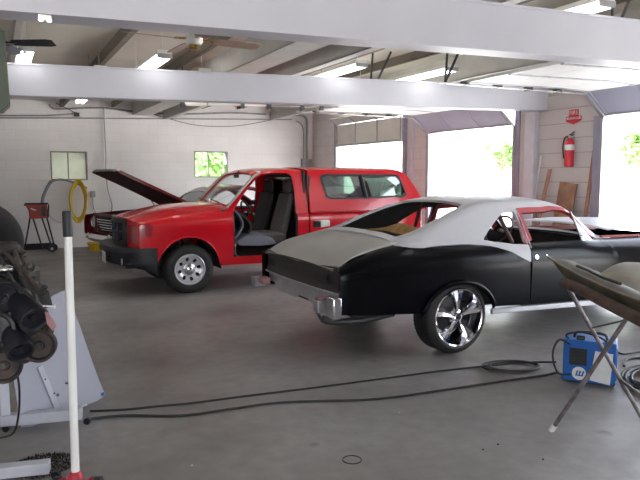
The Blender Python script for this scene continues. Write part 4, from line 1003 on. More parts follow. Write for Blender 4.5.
for x in (OX1, OX2):
    for sg in (-1, 1):
        c = Vector((x, OY+sg*.86, .33)); tyre(OC, c, .33, .19, .20, sg)
        b = MB(); b.lathe([(0, .02), (.10, .015), (.185, -.01), (.19, 0), (.185, -.12)], c, (0, sg, 0), 32, caps=False); b.build('wheel_disc', 'chrome', OC)

th_ = math.radians(13); pv = Vector((2.2, 11.3, 0)); O_ = Vector((3.6, 12.2, 0)); OC.rotation_euler.z = th_
OC.location = pv-Rz(th_)@(pv-O_)+Vector((.44, .10, 0))
# ================================================================= smaller things
M['offwhite'] = mat('white_enamel', (.78,.78,.76), .35, noise=.06, scale=6)
M['grip'] = mat('black_grip', (.015,.016,.022), .5)
M['jackred'] = mat('red_jack_paint', (.50,.02,.04), .35, noise=.2, scale=10)
M['grease'] = mat('greasy_iron', (.045,.04,.038), .42, .3, col2=(.015,.014,.014), scale=14, bump=.4, bscale=25)
M['rust'] = mat('rusty_iron', (.06,.038,.03), .6, .2, col2=(.015,.013,.012), scale=16, bump=.4, bscale=30)
M['greasegrey'] = mat('worn_grey_iron', (.07,.07,.075), .4, .5, col2=(.03,.03,.035), scale=10)
M['bluedark'] = mat('dark_blue_plastic', (.014,.015,.022), .3, noise=.3, scale=10)
M['standpaint'] = mat('pale_stand_paint', (.52,.53,.60), .45, noise=.15, scale=8)
M['panelgrey'] = mat('lilac_grey_primer', (.42,.42,.50), .5, noise=.08, scale=3)
M['welderblue'] = mat('welder_blue', (.01,.12,.45), .35, noise=.1, scale=6)
M['welderdark'] = mat('welder_front', (.02,.02,.025), .4)
M['paper'] = mat('paper', (.72,.73,.74), .7, noise=.1, scale=14)
M['oliveprimer'] = mat('olive_primer', (.15,.135,.09), .55, col2=(.08,.07,.05), scale=6)
M['taninside'] = mat('tan_panel_inside', (.30,.27,.21), .6, col2=(.20,.17,.13), scale=5)
M['padding'] = mat('worn_brown_padding', (.13,.075,.055), .8, col2=(.06,.04,.035), scale=14)
M['legtube'] = mat('stand_tube', (.22,.19,.20), .4, .4, col2=(.12,.10,.10), scale=18)
M['yellow'] = mat('yellow_hose', (.72,.48,.03), .5, noise=.15, scale=10)
M['yellowpan'] = mat('yellow_plastic', (.75,.50,.03), .4)
M['boxred'] = mat('charger_red', (.48,.05,.04), .45, noise=.2, scale=8)
M['green'] = mat('sage_green_paint', (.13,.16,.12), .5, noise=.12, scale=4)
M['brass'] = mat('fan_brass', (.55,.36,.10), .2, 1)
M['blade'] = mat('fan_blade_wood', (.42,.30,.24), .5, col2=(.34,.23,.18), scale=6)
M['debris'] = mat('oily_granules', (.05,.035,.025), .9, noise=.6, scale=30)
M['hosegrey'] = mat('grey_hose', (.26,.26,.30), .5)
M['extred'] = mat('extinguisher_red', (.62,.015,.03), .25, coat=.5)
RV = Vector((math.cos(YAW), -math.sin(YAW), 0)); FV = Vector((math.sin(YAW), math.cos(YAW), 0)); UP = Vector((0, 0, 1))
def onplane(px, py, p0, n):
    r = Vector(ray(px, py)); o = Vector((0, 0, EYE)); return o+r*((p0-o).dot(n)/r.dot(n))
# ---- floor jack
hb, ht, hm = atD(75.5, 474, 3.02), atD(67, 211, 3.12), atD(68, 237, 3.11)
t = thing('floor_jack', 'floor jack with a tall white handle and black grip standing upright in the foreground', 'floor jack', (hb.x, hb.y, 0))
b = MB(); b.cyl(hb, hm, .0200, .0190, 20); b.build('handle', 'offwhite', t)
b = MB(); d_ = (ht-hm).normalized(); b.lathe([(.0, 0), (.022, 0), (.0235, .01), (.0235, (ht-hm).length-.01), (.021, (ht-hm).length), (0, (ht-hm).length)], hm, d_, 20); b.build('grip', 'grip', t)
b = MB(); c = hb+Vector((0,0,-.03)); b.lathe([(.0,-.05),(.040,-.05),(.042,.0),(.030,.035),(.022,.045)], c, (0,0,1), 20); b.build('handle_socket', 'jackred', t)
JR = RV; JF = -FV
def jp(f, r, z): return Vector((c.x, c.y, 0))+JF*f+JR*r+UP*z
for s in (-1, 1):
    b = MB(); b.prism([jp(-.04, s*.065, .03), jp(.55, s*.065, .04), jp(.55, s*.065, .08), jp(.14, s*.065, .115), jp(-.04, s*.065, .075)], JR*.006*s); b.build('side_plate', 'jackred', t)
b = MB(); b.bar(jp(-.02, 0, .055), jp(.50, 0, .055), .144, .012); b.build('jack_body', 'jackred', t)
for f_, r in ((-.02, .04), (.50, .035)):
    for s in (-1, 1):
        b = MB(); b.cyl(jp(f_, s*.085, r), jp(f_, s*.115, r), r, n=20); b.build('wheel', 'darksteel', t)
b = MB(); b.bar(jp(.10, 0, .09), jp(.48, 0, .105), .06, .03); b.build('lift_arm', 'jackred', t)
b = MB(); b.lathe([(0,0),(.05,0),(.055,.012),(.05,.02),(0,.016)], jp(.48, 0, .118), (0,0,1), 20); b.build('saddle', 'darksteel', t)
# ---- engine stand
t = thing('engine_stand', 'pale grey steel engine stand on casters at lower left', 'engine stand', tuple(atZ(8, 450, 0)))
o0 = Vector(t['_o'])
f0, f1 = atD(2, 439, 3.80), atD(83, 430, 3.92); f0.z = f1.z = .075
b = MB(); b.bar(f0, f1, .07, .07); b.build('foot', 'standpaint', t, bevel=.006)
g0, g1 = atZ(-70, 479, .07), atZ(50, 466, .07)
b = MB(); b.bar(g0, g1, .07, .06); b.build('foot', 'standpaint', t, bevel=.006)
p0 = f0+RV*.03; ptop = Vector((p0.x, p0.y, .86))
b = MB(); b.bar(Vector((p0.x, p0.y, .11)), ptop, .055, .055, (1,0,0)); b.build('post', 'standpaint', t, bevel=.005)
b = MB(); b.bar(f0+RV*-.1, g0+RV*.2, .06, .06); b.build('cross_member', 'standpaint', t, bevel=.005)
for q in (f1, f1+(f0-f1)*1.0, g1, g0):
    q2 = Vector((q.x, q.y, 0))+FV*.0; b = MB(); b.cyl(q2+RV*.03+UP*.022-FV*.012, q2+RV*.03+UP*.022+FV*.012, .022, n=14); b.build('caster', 'bluedark', t)
b = MB(); b.bar(ptop+UP*-.08-FV*.05, ptop+UP*-.08-FV*.55, .05, .05); b.build('mounting_head', 'standpaint', t, bevel=.004)
# ---- engine: greasy lump with pulleys, dishes, pipes
EC = atD(-4, 318, 3.25)
t = thing('engine', 'greasy dark engine with round pulleys and rusty pipes at the left edge', 'engine', (EC.x, EC.y, EC.z-.3))
def ep(px, py, D=3.2): return atD(px, py, D)
def lump(name, m, pts, amp=.02, seed=1):
    random.seed(seed)
    for (px, py, D, rx, ry) in pts:
        b = MB(); c = ep(px, py, D); b.ball((0,0,0), 1, 14, 10)
        ph = [random.random()*6 for _ in range(6)]; out = []
        for x, y, z in b.v:
            k = 1+.13*math.sin(5*x+ph[0])+.13*math.sin(6*y+ph[1])+.13*math.sin(7*z+ph[2]); s = D/F
            out.append(tuple(c+RV*x*rx*s*k+UP*z*ry*s*k+FV*y*rx*s*k))
        b.v = out; b.build(name, m, t, smooth=25)
b = MB(); b.box((EC.x-.26, EC.y-.02, EC.z-.20), (EC.x+.05, EC.y+.45, EC.z+.22), Rz(-YAW), EC); b.build('engine_block', 'grease', t, bevel=.03)
lump('casting', 'rust', [(8, 252, 3.45, 17, 9), (-8, 262, 3.4, 18, 12)], seed=3)
lump('casting', 'grease', [(16, 272, 3.35, 15, 14), (28, 292, 3.3, 15, 12), (38, 300, 3.3, 11, 12), (30, 330, 3.3, 20, 22), (8, 345, 3.3, 24, 20)], seed=5)
lump('bracket', 'rust', [(44, 322, 3.18, 4, 11), (50, 327, 3.17, 4, 10), (24, 268, 3.3, 6, 10)], seed=8)
def dish(px, py, r, m, tx, tz, D=3.1, name='pulley', rim=None, LN=.05):
    c = ep(px, py, D); ax = (-FV+RV*tx+UP*tz).normalized(); R_ = r*D/F
    b = MB(); b.lathe([(0, .0), (R_*.25, .0), (R_*.3, -.012), (R_*.75, -.010), (R_*.82, .012), (R_*.96, .016), (R_, .008), (R_*.98, -.02), (R_*.94, -LN), (0, -LN)], c, ax, 36, caps=False); o = b.build(name, m, t, smooth=40)
    if rim:
        g = MB(); u = ax.orthogonal().normalized(); w_ = ax.cross(u); g.tube([c+ax*.016+(u*math.cos(a)+w_*math.sin(a))*R_*.97 for a in [2*PI*k/32 for k in range(32)]], .0035, 6, closed=True); g.build('rim_edge', rim, o)
    h = MB(); h.cyl(c+ax*-.01, c+ax*.014, R_*.12, n=12); h.build('bolt', 'greasegrey', o)
dish(4, 299, 18, 'bluedark', .9, -.1, 3.05, rim='greasegrey', LN=.14); dish(33, 318, 15, 'bluedark', 1.3, -.9, 3.06, rim='greasegrey', LN=.16)
dish(-5, 330, 19, 'grease', .7, .1, 3.0, rim='greasegrey', LN=.1); dish(20, 350, 14, 'bluedark', 1.0, -1.0, 3.02, LN=.14); dish(39, 346, 17, 'rust', .2, .1, 3.12, 'brake_drum'); dish(4, 366, 18, 'rust', .3, .2, 3.1, 'brake_drum')
b = MB(); b.ball((0,0,0), 1, 14, 10); c = ep(4, 269, 3.1); b.v = [tuple(c+RV*x*.045+UP*z*.022+FV*y*.04) for x, y, z in b.v]; b.build('carburettor_cover', 'chrome', t)
for k, pts in enumerate([[(4, 252), (14, 262), (24, 280), (33, 292), (40, 308)], [(14, 250), (22, 268), (34, 284), (44, 296)], [(0, 256), (10, 276), (22, 290), (36, 300)], [(46, 286), (40, 292), (30, 288), (20, 276)], [(26, 262), (23, 266), (20, 275)]]):
    b = MB(); b.tube(bez([ep(x, y, 3.12-.015*k) for x, y in pts]), [.009, .011, .007, .012, .006][k], 8); b.build('hose', ['grease', 'rust', 'cable', 'grease', 'rust'][k], t)
b = MB(); p = ep(43, 306, 3.05); q = ep(55, 306.5, 3.05); b.cyl(p, q, .004, n=8); b.cyl(q-RV*.004, q, .010, n=10); b.build('bolt', 'offwhite', t)
b = MB(); P = [ep(44, 308, 3.08), ep(50, 316, 3.08), ep(56, 326, 3.08), ep(53, 331, 3.08), ep(47, 324, 3.08)]; b.prism(P, FV*.008); b.build('loose_bracket', 'wrap', t)
b = MB(); b.tube(bez([ep(15, 366, 3.3), ep(19, 385, 3.4), ep(19, 410, 3.5), ep(14, 432, 3.55), ep(0, 438, 3.5), ep(-20, 440, 3.5)]), .006, 8); b.build('loose_cable', 'cable', t)
# ---- leaning primed panel
P1, P2, P3 = atZ(105, 395, .02), atZ(20, 428, .02), atD(62, 290, 4.12)
n = (P2-P1).cross(P3-P1).normalized()
pts = [(60,292),(66,290),(72,305),(80,326),(90,355),(99,380),(105,394),(103,397),(85,408.5),(70,418),(58,423),(40,426),(22,427),(14,380),(20,340),(40,305)]
t = thing('body_panel', 'lilac grey primed car body panel leaning behind the white jack handle', 'car panel', tuple((P1+P2)/2))
P = [onplane(x, y, P1, n) for x, y in pts]
ex = (P1-P2).normalized(); ey = n.cross(ex)
loc2 = [((p-P2).dot(ex), (p-P2).dot(ey)) for p in P]
def bend(u, v): return tuple(P2+ex*u+ey*v-n*(.05*math.sin(u*3.0))*(1 if n.dot(FV) < 0 else -1)*0+n*0)
sheet(loc2, [[((q-P2).dot(ex)+.012*math.cos(a), (q-P2).dot(ey)+.012*math.sin(a)) for a in [2*PI*k/10 for k in range(10)]] for q in [onplane(58, 395, P1, n)]], bend, .06).build('panel_skin', 'panelgrey', t, solid=.006)
nf = n if n.dot(FV) < 0 else -n
b = MB(); b.bar(onplane(39, 366, P1, n)+nf*.008, onplane(62, 421, P1, n)+nf*.008, .035, .008, nf); b.build('stiffening_rib', 'standpaint', t)
for (x, y) in ((44, 379), (53, 393), (66, 383)):
    b = MB(); q = onplane(x, y, P1, n); b.cyl(q, q+nf*.014, .006, n=8); b.build('fastener', 'darksteel', t)
b = MB(); q = onplane(102, 394, P1, n); b.bar(q+nf*.006-ex*.012, q+nf*.006+ex*.012, .022, .004, nf); b.build('masking_tape', 'welderblue', t)
b = MB(); q = onplane(83, 407, P1, n); b.bar(q+nf*.006-ex*.03, q+nf*.006+ex*.03, .03, .004, nf); b.build('paper_tag', 'paper', t)
# ---- oily absorbent heap
c = atZ(42, 466, 0); b = MB(); random.seed(11)
for _ in range(1500):
    a = random.random()*2*PI; r = .17*math.sqrt(random.random()); x, y = c.x+r*math.cos(a)*1.05, c.y+r*math.sin(a)*.9
    s = .003+.006*random.random(); z = max(0, .03*(1-(r/.17)**1.5))*random.random()+s*.6
    q = [Vector((random.gauss(0,1), random.gauss(0,1), random.gauss(0,1))).normalized()*s for _ in range(4)]
    b.add([Vector((x, y, z))+v for v in q], [(0,1,2), (0,2,3), (0,3,1), (1,3,2)])
o = b.build('absorbent_granules', 'debris', None, loc=(c.x, c.y, 0), doubles=False); tag(o, 'scattered heap of dark oily granules on the floor at lower left', 'granules', kind='stuff')
# ---- welder
BL, BR = atZ(562, 381.5, 0), atZ(615, 388.5, 0)
ex = (BR-BL).normalized(); ef = Vector((-ex.y, ex.x, 0)); Wd = (BR-BL).length; Ht = .335; Dp = .26
if ef.dot(FV) < 0: ef = -ef
t = thing('welder', 'blue welding machine with a round white emblem and a paper sheet hung on it', 'welder', tuple((BL+BR)/2))
def wp(u, v, d=0): return BL+ex*u+UP*v+ef*d
def wbox(u0, u1, v0, v1, d0, d1, name, m, par, bevel=0):
    b = MB(); b.add([wp(u, v, d) for u in (u0, u1) for d in (d0, d1) for v in (v0, v1)], [(0,1,3,2),(4,6,7,5),(0,4,5,1),(2,3,7,6),(0,2,6,4),(1,5,7,3)]); return b.build(name, m, par, bevel=bevel)
wb = wbox(0, Wd, .015, Ht, 0, Dp, 'cabinet', 'welderblue', t, .008)
wbox(.045, .17, .145, .275, -.006, .004, 'control_panel', 'welderdark', wb)
for k in range(4): wbox(.07, .15, .16+.028*k, .17+.028*k, -.009, -.006, 'vent_slot', 'black', wb)
wbox(Wd-.012, Wd+.006, .05, Ht-.04, .02, Dp-.02, 'side_panel', 'welderblue', wb)
ce = wp(.118, .082, -.002)
b = MB(); b.cyl(ce, ce-ef*.004, .05, n=32); em = b.build('round_emblem', 'offwhite', wb)
for k, (u0, w_) in enumerate(((-.026, .012), (-.006, .012), (.016, .012))):
    b = MB(); h0, h1, s = (-.020, .022, .010); pts = [(u0, h0), (u0+w_, h0), (u0+w_+s, h1), (u0+s, h1)]; b.prism([ce-ef*.005+ex*u+UP*v for u, v in pts], -ef*.001); b.build('emblem_mark', 'welderblue', em)
b = MB(); b.prism([ce-ef*.005+ex*u+UP*v for u, v in [(-.012, -.020), (.022, -.020), (.024, -.012), (-.010, -.012)]], -ef*.001); b.build('emblem_mark', 'welderblue', em)
b = MB(); b.tube(bez([wp(.07, Ht-.01, .1), wp(.08, Ht+.035, .1), wp(.14, Ht+.045, .1), wp(.28, Ht+.04, .1), wp(.30, Ht-.01, .1)]), .011, 8); b.build('carry_handle', 'black', t)
b = MB(); P = [wp(.225, .27, -.012), wp(.35, .26, -.012), wp(.335, .025, -.022), wp(.195, .045, -.022)]; b.prism(P, -ef*.002); o = b.build('paper_sheet', 'paper', t)
b = MB(); b.tube(bez([wp(.05, .30, -.01), wp(-.03, .33, -.03), wp(-.07, .22, -.05), wp(-.03, .08, -.04), wp(.06, .05+.02, -.02)]), .0075, 8)
b.build('torch_cable', 'cable', t)
b = MB(); b.tube(bez([wp(.05, .315, .05), wp(.02, .37, .0), wp(.12, .40, .0), wp(.25, .38, -.02), wp(.33, .32, .02)]), .0075, 8); b.build('torch_cable', 'cable', t)
b = MB(); b.lathe([(0,0),(.022,0),(.022,.05),(.015,.06),(0,.06)], wp(.09, Ht+.01, .04), ex, 14); b.build('cable_plug', 'bluedark', t)
# ---- long cords on the floor
def cord(pts, r, label, name='power_cord', grp=None, m='cable', z=None):
    P = bez([atZ(x, y, r if z is None else z) for x, y in pts], 8); b = MB(); b.tube(P, r, 8)
    o = b.build(name, m, None, loc=(P[0].x, P[0].y, 0)); tag(o, label, 'cord', grp); return o
cord([(90,411),(125,409.5),(160,406),(192,403),(249,395.6),(320,387),(395,377),(440,371),(485,366),(515,363),(540,362),(556,362)], .0075, 'farther of the two long black cords crossing the concrete floor')
cord([(88,419),(125,415.5),(181,415.5),(230,409),(275,403),(320,401),(360,400),(395,397),(430,392),(470,386),(510,380),(545,375),(557,372)], .0085, 'nearer of the two long black cords crossing the concrete floor')
def coil(cx, cy, rx, ry, turns, r, label, seed=2, tail=None):
    random.seed(seed); P = []; N = 26*turns
    for k in range(N):
        a = 2*PI*k/26; f = 1+.10*math.sin(a*.37+seed)+.06*math.sin(a*.9); P.append(atZ(cx+rx*f*math.cos(a)+3*math.sin(a*.21), cy+ry*f*math.sin(a), r+.006*abs(math.sin(a*1.7))+.004*(k/26)))
    b = MB(); b.tube(P, r, 6); o = b.build('cable_coil', 'cable', None, loc=(P[0].x, P[0].y, 0)); tag(o, label, 'cable'); return o
coil(512, 366, 26, 5, 3, .008, 'loose oval coil of black cable on the floor left of the welder')
coil(648, 377, 21, 10, 11, .013, 'tangled heap of black cable right of the welder', 5)
cord([(624,366),(626,360),(636,358),(660,358)], .010, 'black cord curving off to the right beyond the welder')
cord([(618,352),(624,354),(640,352),(660,352)], .007, 'thin black cord behind the blue welder')
# ---- floor drain ring
c = atZ(352, 460, 0); b = MB(); b.tube([(c.x+.052*math.cos(a), c.y+.052*math.sin(a), .002) for a in [2*PI*k/28 for k in range(28)]], .003, 6, closed=True); fr = b.build('drain_ring', 'rust', None, loc=(c.x, c.y, 0)); tag(fr, 'small round rusty ring marking a plug in the floor', 'floor ring')
# ---- small bits of grit
for k, (x, y) in enumerate(((399,413),(498,445),(543,460),(192,466),(483,450))):
    c = atZ(x, y, 0); b = MB(); b.ball((c.x, c.y, .004), .007, 7, 5, (1, .8, .6)); o = b.build('pebble', ['paper', 'debris', 'debris', 'paper', 'debris'][k], None, loc=(c.x, c.y, 0)); tag(o, 'tiny bit of grit on the open concrete floor', 'grit', 'grit on the floor')
# ---- folding stand with the panel lying on it
SD = .90
la0, la1 = atZ(566, 284, SD), atZ(650, 432, .0); lb0, lb1 = atZ(551, 431, .0), atD(641, 298, 3.56)
lb1.z = SD-.01
t = thing('folding_stand', 'folding stand with crossed steel legs and worn padded rails at right', 'folding stand', tuple((la1+lb0)/2))
dirR = (atZ(640, 320, SD)-la0); dirR.z = 0; dirR.normalize(); RL = 1.6
for nm, a, c_ in (('leg', la0, la1), ('leg', lb1, lb0)):
    for sft in (0, 1):
        off = dirR*(RL*.92*sft); b = MB(); aa, cc = a+off, c_+off; dd_ = (cc-aa).normalized()
        b.tube([aa, cc-dd_*.02], .0135, 10); lg = b.build(nm, 'legtube', t)
        f = MB(); f.cyl(cc-dd_*.045, cc, .018, n=10); f.build('foot_cap', 'offwhite' if (nm == 'leg' and a is lb1) else 'rust', lg)
for a in (la0, lb1):
    b = MB(); b.tube([a-dirR*.03+UP*.0, a+dirR*.25+UP*.012, a+dirR*.6+UP*.004, a+dirR*RL], [.030, .034, .032, .032], 12); b.build('padded_rail', 'padding', t, smooth=60)
m1, m2 = (la0*.45+la1*.55), None
b = MB(); b.tube([la0*.35+la1*.65, (la0*.35+la1*.65)+dirR*RL*.92], .010, 8); b.build('cross_bar', 'legtube', t)
q = atZ(566, 284, SD)
b = MB(); b.tube([la0+(la1-la0)*.30, lb1+(lb0-lb1)*.16], .006, 8); b.build('strut_strap', 'legtube', t)
# panel with rolled near edge
t = thing('fender', 'olive and tan primed car fender lying across the folding stand', 'car panel', (la0.x+.5, la0.y-.2, SD+.03))
A0 = atZ(547, 257, SD+.11); A1 = atZ(646, 304, SD+.075); B1 = atZ(690, 312, SD+.05); B0 = atZ(574, 261, SD+.10)
def fs(s, q_):
    e0 = A0.lerp(A1, s); e1 = B0.lerp(B1, s); p = e0.lerp(e1, q_)
    z = .02*math.sin(PI*min(1, q_*1.15))*min(1, .25+s*1.2)-.02*math.sin(PI*s)*(1-q_)
    return p+UP*z
b = MB(); b.grid(fs, 18, 12); b.build('fender_skin', 'oliveprimer', t, solid=.006, smooth=60)
b = MB(); b.grid(lambda s, q_: fs(.0+s, 0)+UP*(-.07*q_*min(1, s*5+.05))+RV*(.02*q_), 18, 3); b.build('rolled_edge', 'oliveprimer', t, solid=.006, smooth=60)
L0, L1, L2, L3 = atZ(596, 277, SD+.07), atZ(646, 302, SD+.07), atZ(720, 275, SD+.12), atZ(626, 262, SD+.13)
b = MB(); b.grid(lambda s, q_: L0.lerp(L1, s).lerp(L3.lerp(L2, s), q_)+UP*(.02*math.sin(PI*q_)+.008*math.sin(9*s)), 14, 10); b.build('inner_liner', 'taninside', t, solid=.004, smooth=60)
b = MB(); b.tube([fs(.30+.06*k, .26+.03*math.sin(k)) + UP*.02 for k in range(8)], .009, 6); b.build('seam', 'inner', t)
b = MB(); b.tube([fs(s/10, 0)+UP*.004 for s in range(11)], .007, 6); b.build('edge_bead', 'taninside', t)
# ---- hanging green cabinet, upper left
a0 = atD(-16, 30, 4.6); a1 = atD(9.5, 106, 4.6)
t = thing('hanging_heater', 'sage green metal unit hanging from the ceiling at the upper left edge', 'heater', ((a0.x+a1.x)/2, (a0.y+a1.y)/2, a1.z))
zb_, zt_ = atD(5, 110, 4.6).z, atD(5, 30, 4.6).z
c0 = atD(8, 70, 4.6); c1 = c0-RV*.42; HD = Vector((c0.x, c0.y, 0)).normalized()
b = MB(); b.prism([Vector((c1.x, c1.y, zb_)), Vector((c0.x, c0.y, zb_))-RV*.05, Vector((c0.x, c0.y, zb_+.05))+RV*.005, Vector((c0.x, c0.y, zt_))-RV*.012, Vector((c1.x, c1.y, zt_))], HD*.30); b.build('heater_casing', 'green', t, bevel=.008)
for dd2 in (.05, .25):
    q = c0-RV*.08+HD*dd2; b = MB(); b.cyl((q.x, q.y, zt_-.01), (q.x, q.y, ztop(q.x)+.49), .006, n=8); b.build('hanger_rod', 'steel', t)
# ---- ceiling fans
def fan(c, a0, R_, hubm, label, bladem, low=False):
    t = thing('ceiling_fan', label, 'ceiling fan', (c.x, c.y, c.z)); c = Vector(c)
    b = MB(); b.lathe([(0,-.06),(.06,-.055),(.075,-.03),(.075,.02),(.05,.04),(0,.045)], c, (0,0,1), 28); b.build('motor_housing', hubm, t)
    b = MB(); b.lathe([(.0,-.10),(.03,-.10),(.045,-.085),(.045,-.06),(0,-.06)], c, (0,0,1), 20); b.build('switch_cup', 'brass' if not low else hubm, t)
    b = MB(); b.cyl(c+UP*.04, (c.x, c.y, ztop(c.x)+.49), .012, n=10); b.lathe([(0,0),(.06,0),(.05,-.03),(.02,-.05),(0,-.05)], (c.x, c.y, ztop(c.x)+.49), (0,0,1), 20); b.build('down_rod', 'brass' if not low else 'black', t)
    for k in range(4):
        a = a0+2*PI*k/4; d_ = RV*math.cos(a)+FV*math.sin(a); n_ = UP.cross(d_)
        ba = MB(); ba.bar(c+d_*.07+UP*-.01, c+d_*.17+UP*-.015, .035, .012); arm = ba.build('blade_arm', 'brass' if not low else 'black', t)
        pts = [(.14,-.045),(.20,-.055),(R_-.05,-.068),(R_,-.05),(R_,.05),(R_-.05,.068),(.20,.055),(.14,.045)]
        P = [c+d_*u+n_*v+UP*(-.018-v*.22) for u, v in pts]
        bl = MB(); bl.prism(P, UP*.007); bl.build('blade', bladem, t)
    b = MB(); q = c+RV*.02; b.tube([q-UP*.10, q-UP*.26], .0015, 5); b.ball(q-UP*.265, .009); b.build('pull_chain', 'brass', t)
c = atZ(194, 38, 2.74); fan(c, math.radians(30), .60, 'offwhite', 'brass and white ceiling fan with pale wooden blades between the beams', 'blade')
c = atZ(-4, 41, 2.745); fan(c, math.radians(2), .50, 'black', 'dark ceiling fan showing one blade edge-on at the upper left', 'black', True)
# ---- back wall services
YW = YB-.02
def wall_tube(name, pts, r, m, label, cat, Y=YW, grp=None):
    P = bez([atY(x, y, Y-r) for x, y in pts], 6); b = MB(); b.tube(P, r, 8); o = b.build(name, m, None, loc=tuple(P[0])); tag(o, label, cat, grp); return o
wall_tube('conduit', [(-20,115),(40,115.5),(76,113.5),(76.2,113.5)], .012, 'conduit', 'upper thin pipe run high on the white block wall, left part', 'pipe')
wall_tube('conduit', [(-20,118),(60,118),(130,118.5),(200,119),(292,119.5)], .012, 'conduit', 'long lower horizontal pipe high on the white block wall', 'pipe')
wall_tube('cable', [(49.5,104),(50,106),(55,109),(70,108.5),(104,108),(140,112),(180,114),(230,113),(266,114.3)], .020, 'conduit', 'thick cable sagging along the top of the white block wall', 'cable')
wall_tube('cable', [(104,108),(104.5,125),(105.5,150),(106,172),(108,190),(112,204),(111,212),(106,217)], .014, 'conduit', 'grey cable dropping down the block wall behind the open bonnet', 'cable', YW-.03)
wall_tube('wire', [(150,113),(170,119),(195,125),(225,126.5),(250,124),(285,117)], .006, 'cable', 'thin wire sagging across the wall above the clear window', 'wire', YW-.03)
wall_tube('wire', [(56,103),(66,108),(76,113)], .008, 'cable', 'short slanted wire at the top of the wall above the frosted window', 'wire', YW-.05)
b = MB(); c = atY(77, 114.5, YW-.03); b.box(c-Vector((.06,.02,.04)), c+Vector((.05,.03,.04))); o = b.build('junction_box', 'darksteel', None, loc=tuple(c), bevel=.005); tag(o, 'small dark junction box on the pipes above the frosted window', 'electrical box')
# outlet with its cable
c = atY(93, 194, YW); t = thing('wall_outlet', 'small grey electrical outlet on the wall right of the yellow hose', 'outlet', (c.x, YB, c.z))
b = MB(); b.box((c.x-.05, YB-.05, c.z-.07), (c.x+.05, YB-.001, c.z+.07)); b.build('outlet_box', 'conduit', t, bevel=.006)
b = MB(); b.tube(bez([atY(93, 197, YB-.03), atY(93.5, 207, YB-.03), atY(97, 214, YB-.03), atY(103, 217, YB-.03)]), .012, 8); b.build('outlet_cord', 'conduit', t)
# hose arch and yellow hose coil
wall_tube('air_hose', [(42,206),(43,198),(46,190),(50,183),(52,181)], .035, 'hosegrey', 'grey hose rising from the red charger to the bracket under the frosted window', 'hose', YB-.12)
wall_tube('pipe', [(51,182),(56,180),(62,179.5),(70,181),(78,184),(87,188)], .022, 'conduit', 'bent grey pipe under the frosted window holding the yellow hose', 'pipe', YB-.04)
for x, y in ((58,180.3),(77,182.5),(85,187)):
    pass
t = thing('hose_coil', 'yellow air hose hung in a coil under the frosted window', 'hose', tuple(atY(78, 183, YB-.10)))
for k in range(5):
    P = []
    for j in range(28):
        a = 2*PI*j/28; rx = 7.0+.5*k*(1 if math.sin(a) < 0 else .6); ry = 17+.5*k; sx = 1-.25*max(0, math.sin(-a))**2
        P.append(atY(78+rx*sx*math.cos(a)+.4*math.sin(k*2), 201-ry*-math.sin(a)+.6*k*math.sin(a), YB-.06-.022*k))
    b = MB(); b.tube(P, .017, 8, closed=True); b.build('hose_loop', 'yellow', t)
wall_tube('wire', [(46,205),(50,216),(58,222),(66,221),(72,217)], .006, 'conduit', 'thin loop of wire hanging on the wall left of the yellow hose', 'wire', YB-.04)
# charger on a stand
t = thing('battery_charger', 'red battery charger on a tall black wheeled stand against the block wall', 'battery charger', tuple(atZ(38, 251, 0)*1.0))
YC = 14.35
t.location = (atY(38, 250, YC).x, YC, 0); t['_o'] = list(t.location)
def cpos(x, y, d=0): p = atY(x, y, YC+d); return p
b = MB(); P = [cpos(25,204.5), cpos(47,204), cpos(48,218), cpos(30,219), cpos(29,211)]; b.prism(P, (0, .28, 0)); cb = b.build('charger_case', 'boxred', t, bevel=.01)
b = MB(); b.prism([cpos(41,206,-.01), cpos(45.5,206,-.01), cpos(46,216,-.01), cpos(41,216,-.01)], (0, .01, 0)); b.build('meter_panel', 'black', cb)
b = MB(); b.prism([cpos(31,208,-.01), cpos(36,210,-.01), cpos(35.5,211,-.01), cpos(30.5,209,-.01)], (0, .01, 0)); b.build('name_strip', 'offwhite', cb)
b = MB(); b.tube([cpos(24.5,206,-.02), cpos(25,203.8,-.02), cpos(48,203.5,-.02), cpos(48.6,206,-.02), cpos(48,217.5,-.02)], .018, 8); b.build('carry_handle', 'black', t)
def legp(x0, y0, x1, d=0):
    p = cpos(x0, y0, d); q = atY(x1, 250, YC+d); q.z = .03 if x1 < 50 else .06; return p, q
for x0, x1, d in ((30, 24, .0), (33, 43, .25), (42, 52.5, .0), (47, 55, .25)):
    p, q = legp(x0, 218, x1, d); b = MB(); b.tube([p, q], .016, 8); b.build('leg', 'black', t)
for d in (0, .25):
    q = atY(52 if d == 0 else 54, 250, YC+d); b = MB(); b.cyl((q.x, YC+d-.03, .075), (q.x, YC+d+.02, .075), .075, n=20); w_ = b.build('wheel', 'rubber', t)
    b = MB(); b.cyl((q.x, YC+d-.034, .075), (q.x, YC+d+.024, .075), .03, n=12); b.build('hub', 'steel', w_)
# dark rubber strip at the wall foot
p, q = atY(24, 249, YB-.08), atY(53, 249, YB-.08); b = MB(); b.box((p.x, YB-.12, 0), (q.x, YB-.03, .13)); o = b.build('floor_plank', 'inner', None, loc=(p.x, YB-.1, 0)); tag(o, 'dark plank lying at the foot of the wall behind the charger stand', 'plank')
# yellow pan
c = atZ(97, 247, 0); c.y = min(c.y, 14.3); t = thing('drain_pan', 'yellow plastic pan on the floor beyond the front bumper of the red cars', 'pan', (atY(98, 245, 14.2).x, 14.2, 0))
cx_ = atY(98, 245, 14.2).x; b = MB(); b.lathe([(0,.01),(.17,.0),(.21,.16),(.235,.17),(.225,.18),(.20,.165),(.165,.02),(0,.02)], (cx_, 14.2, 0), (0,0,1), 28, caps=False); b.build('pan_body', 'yellowpan', t)
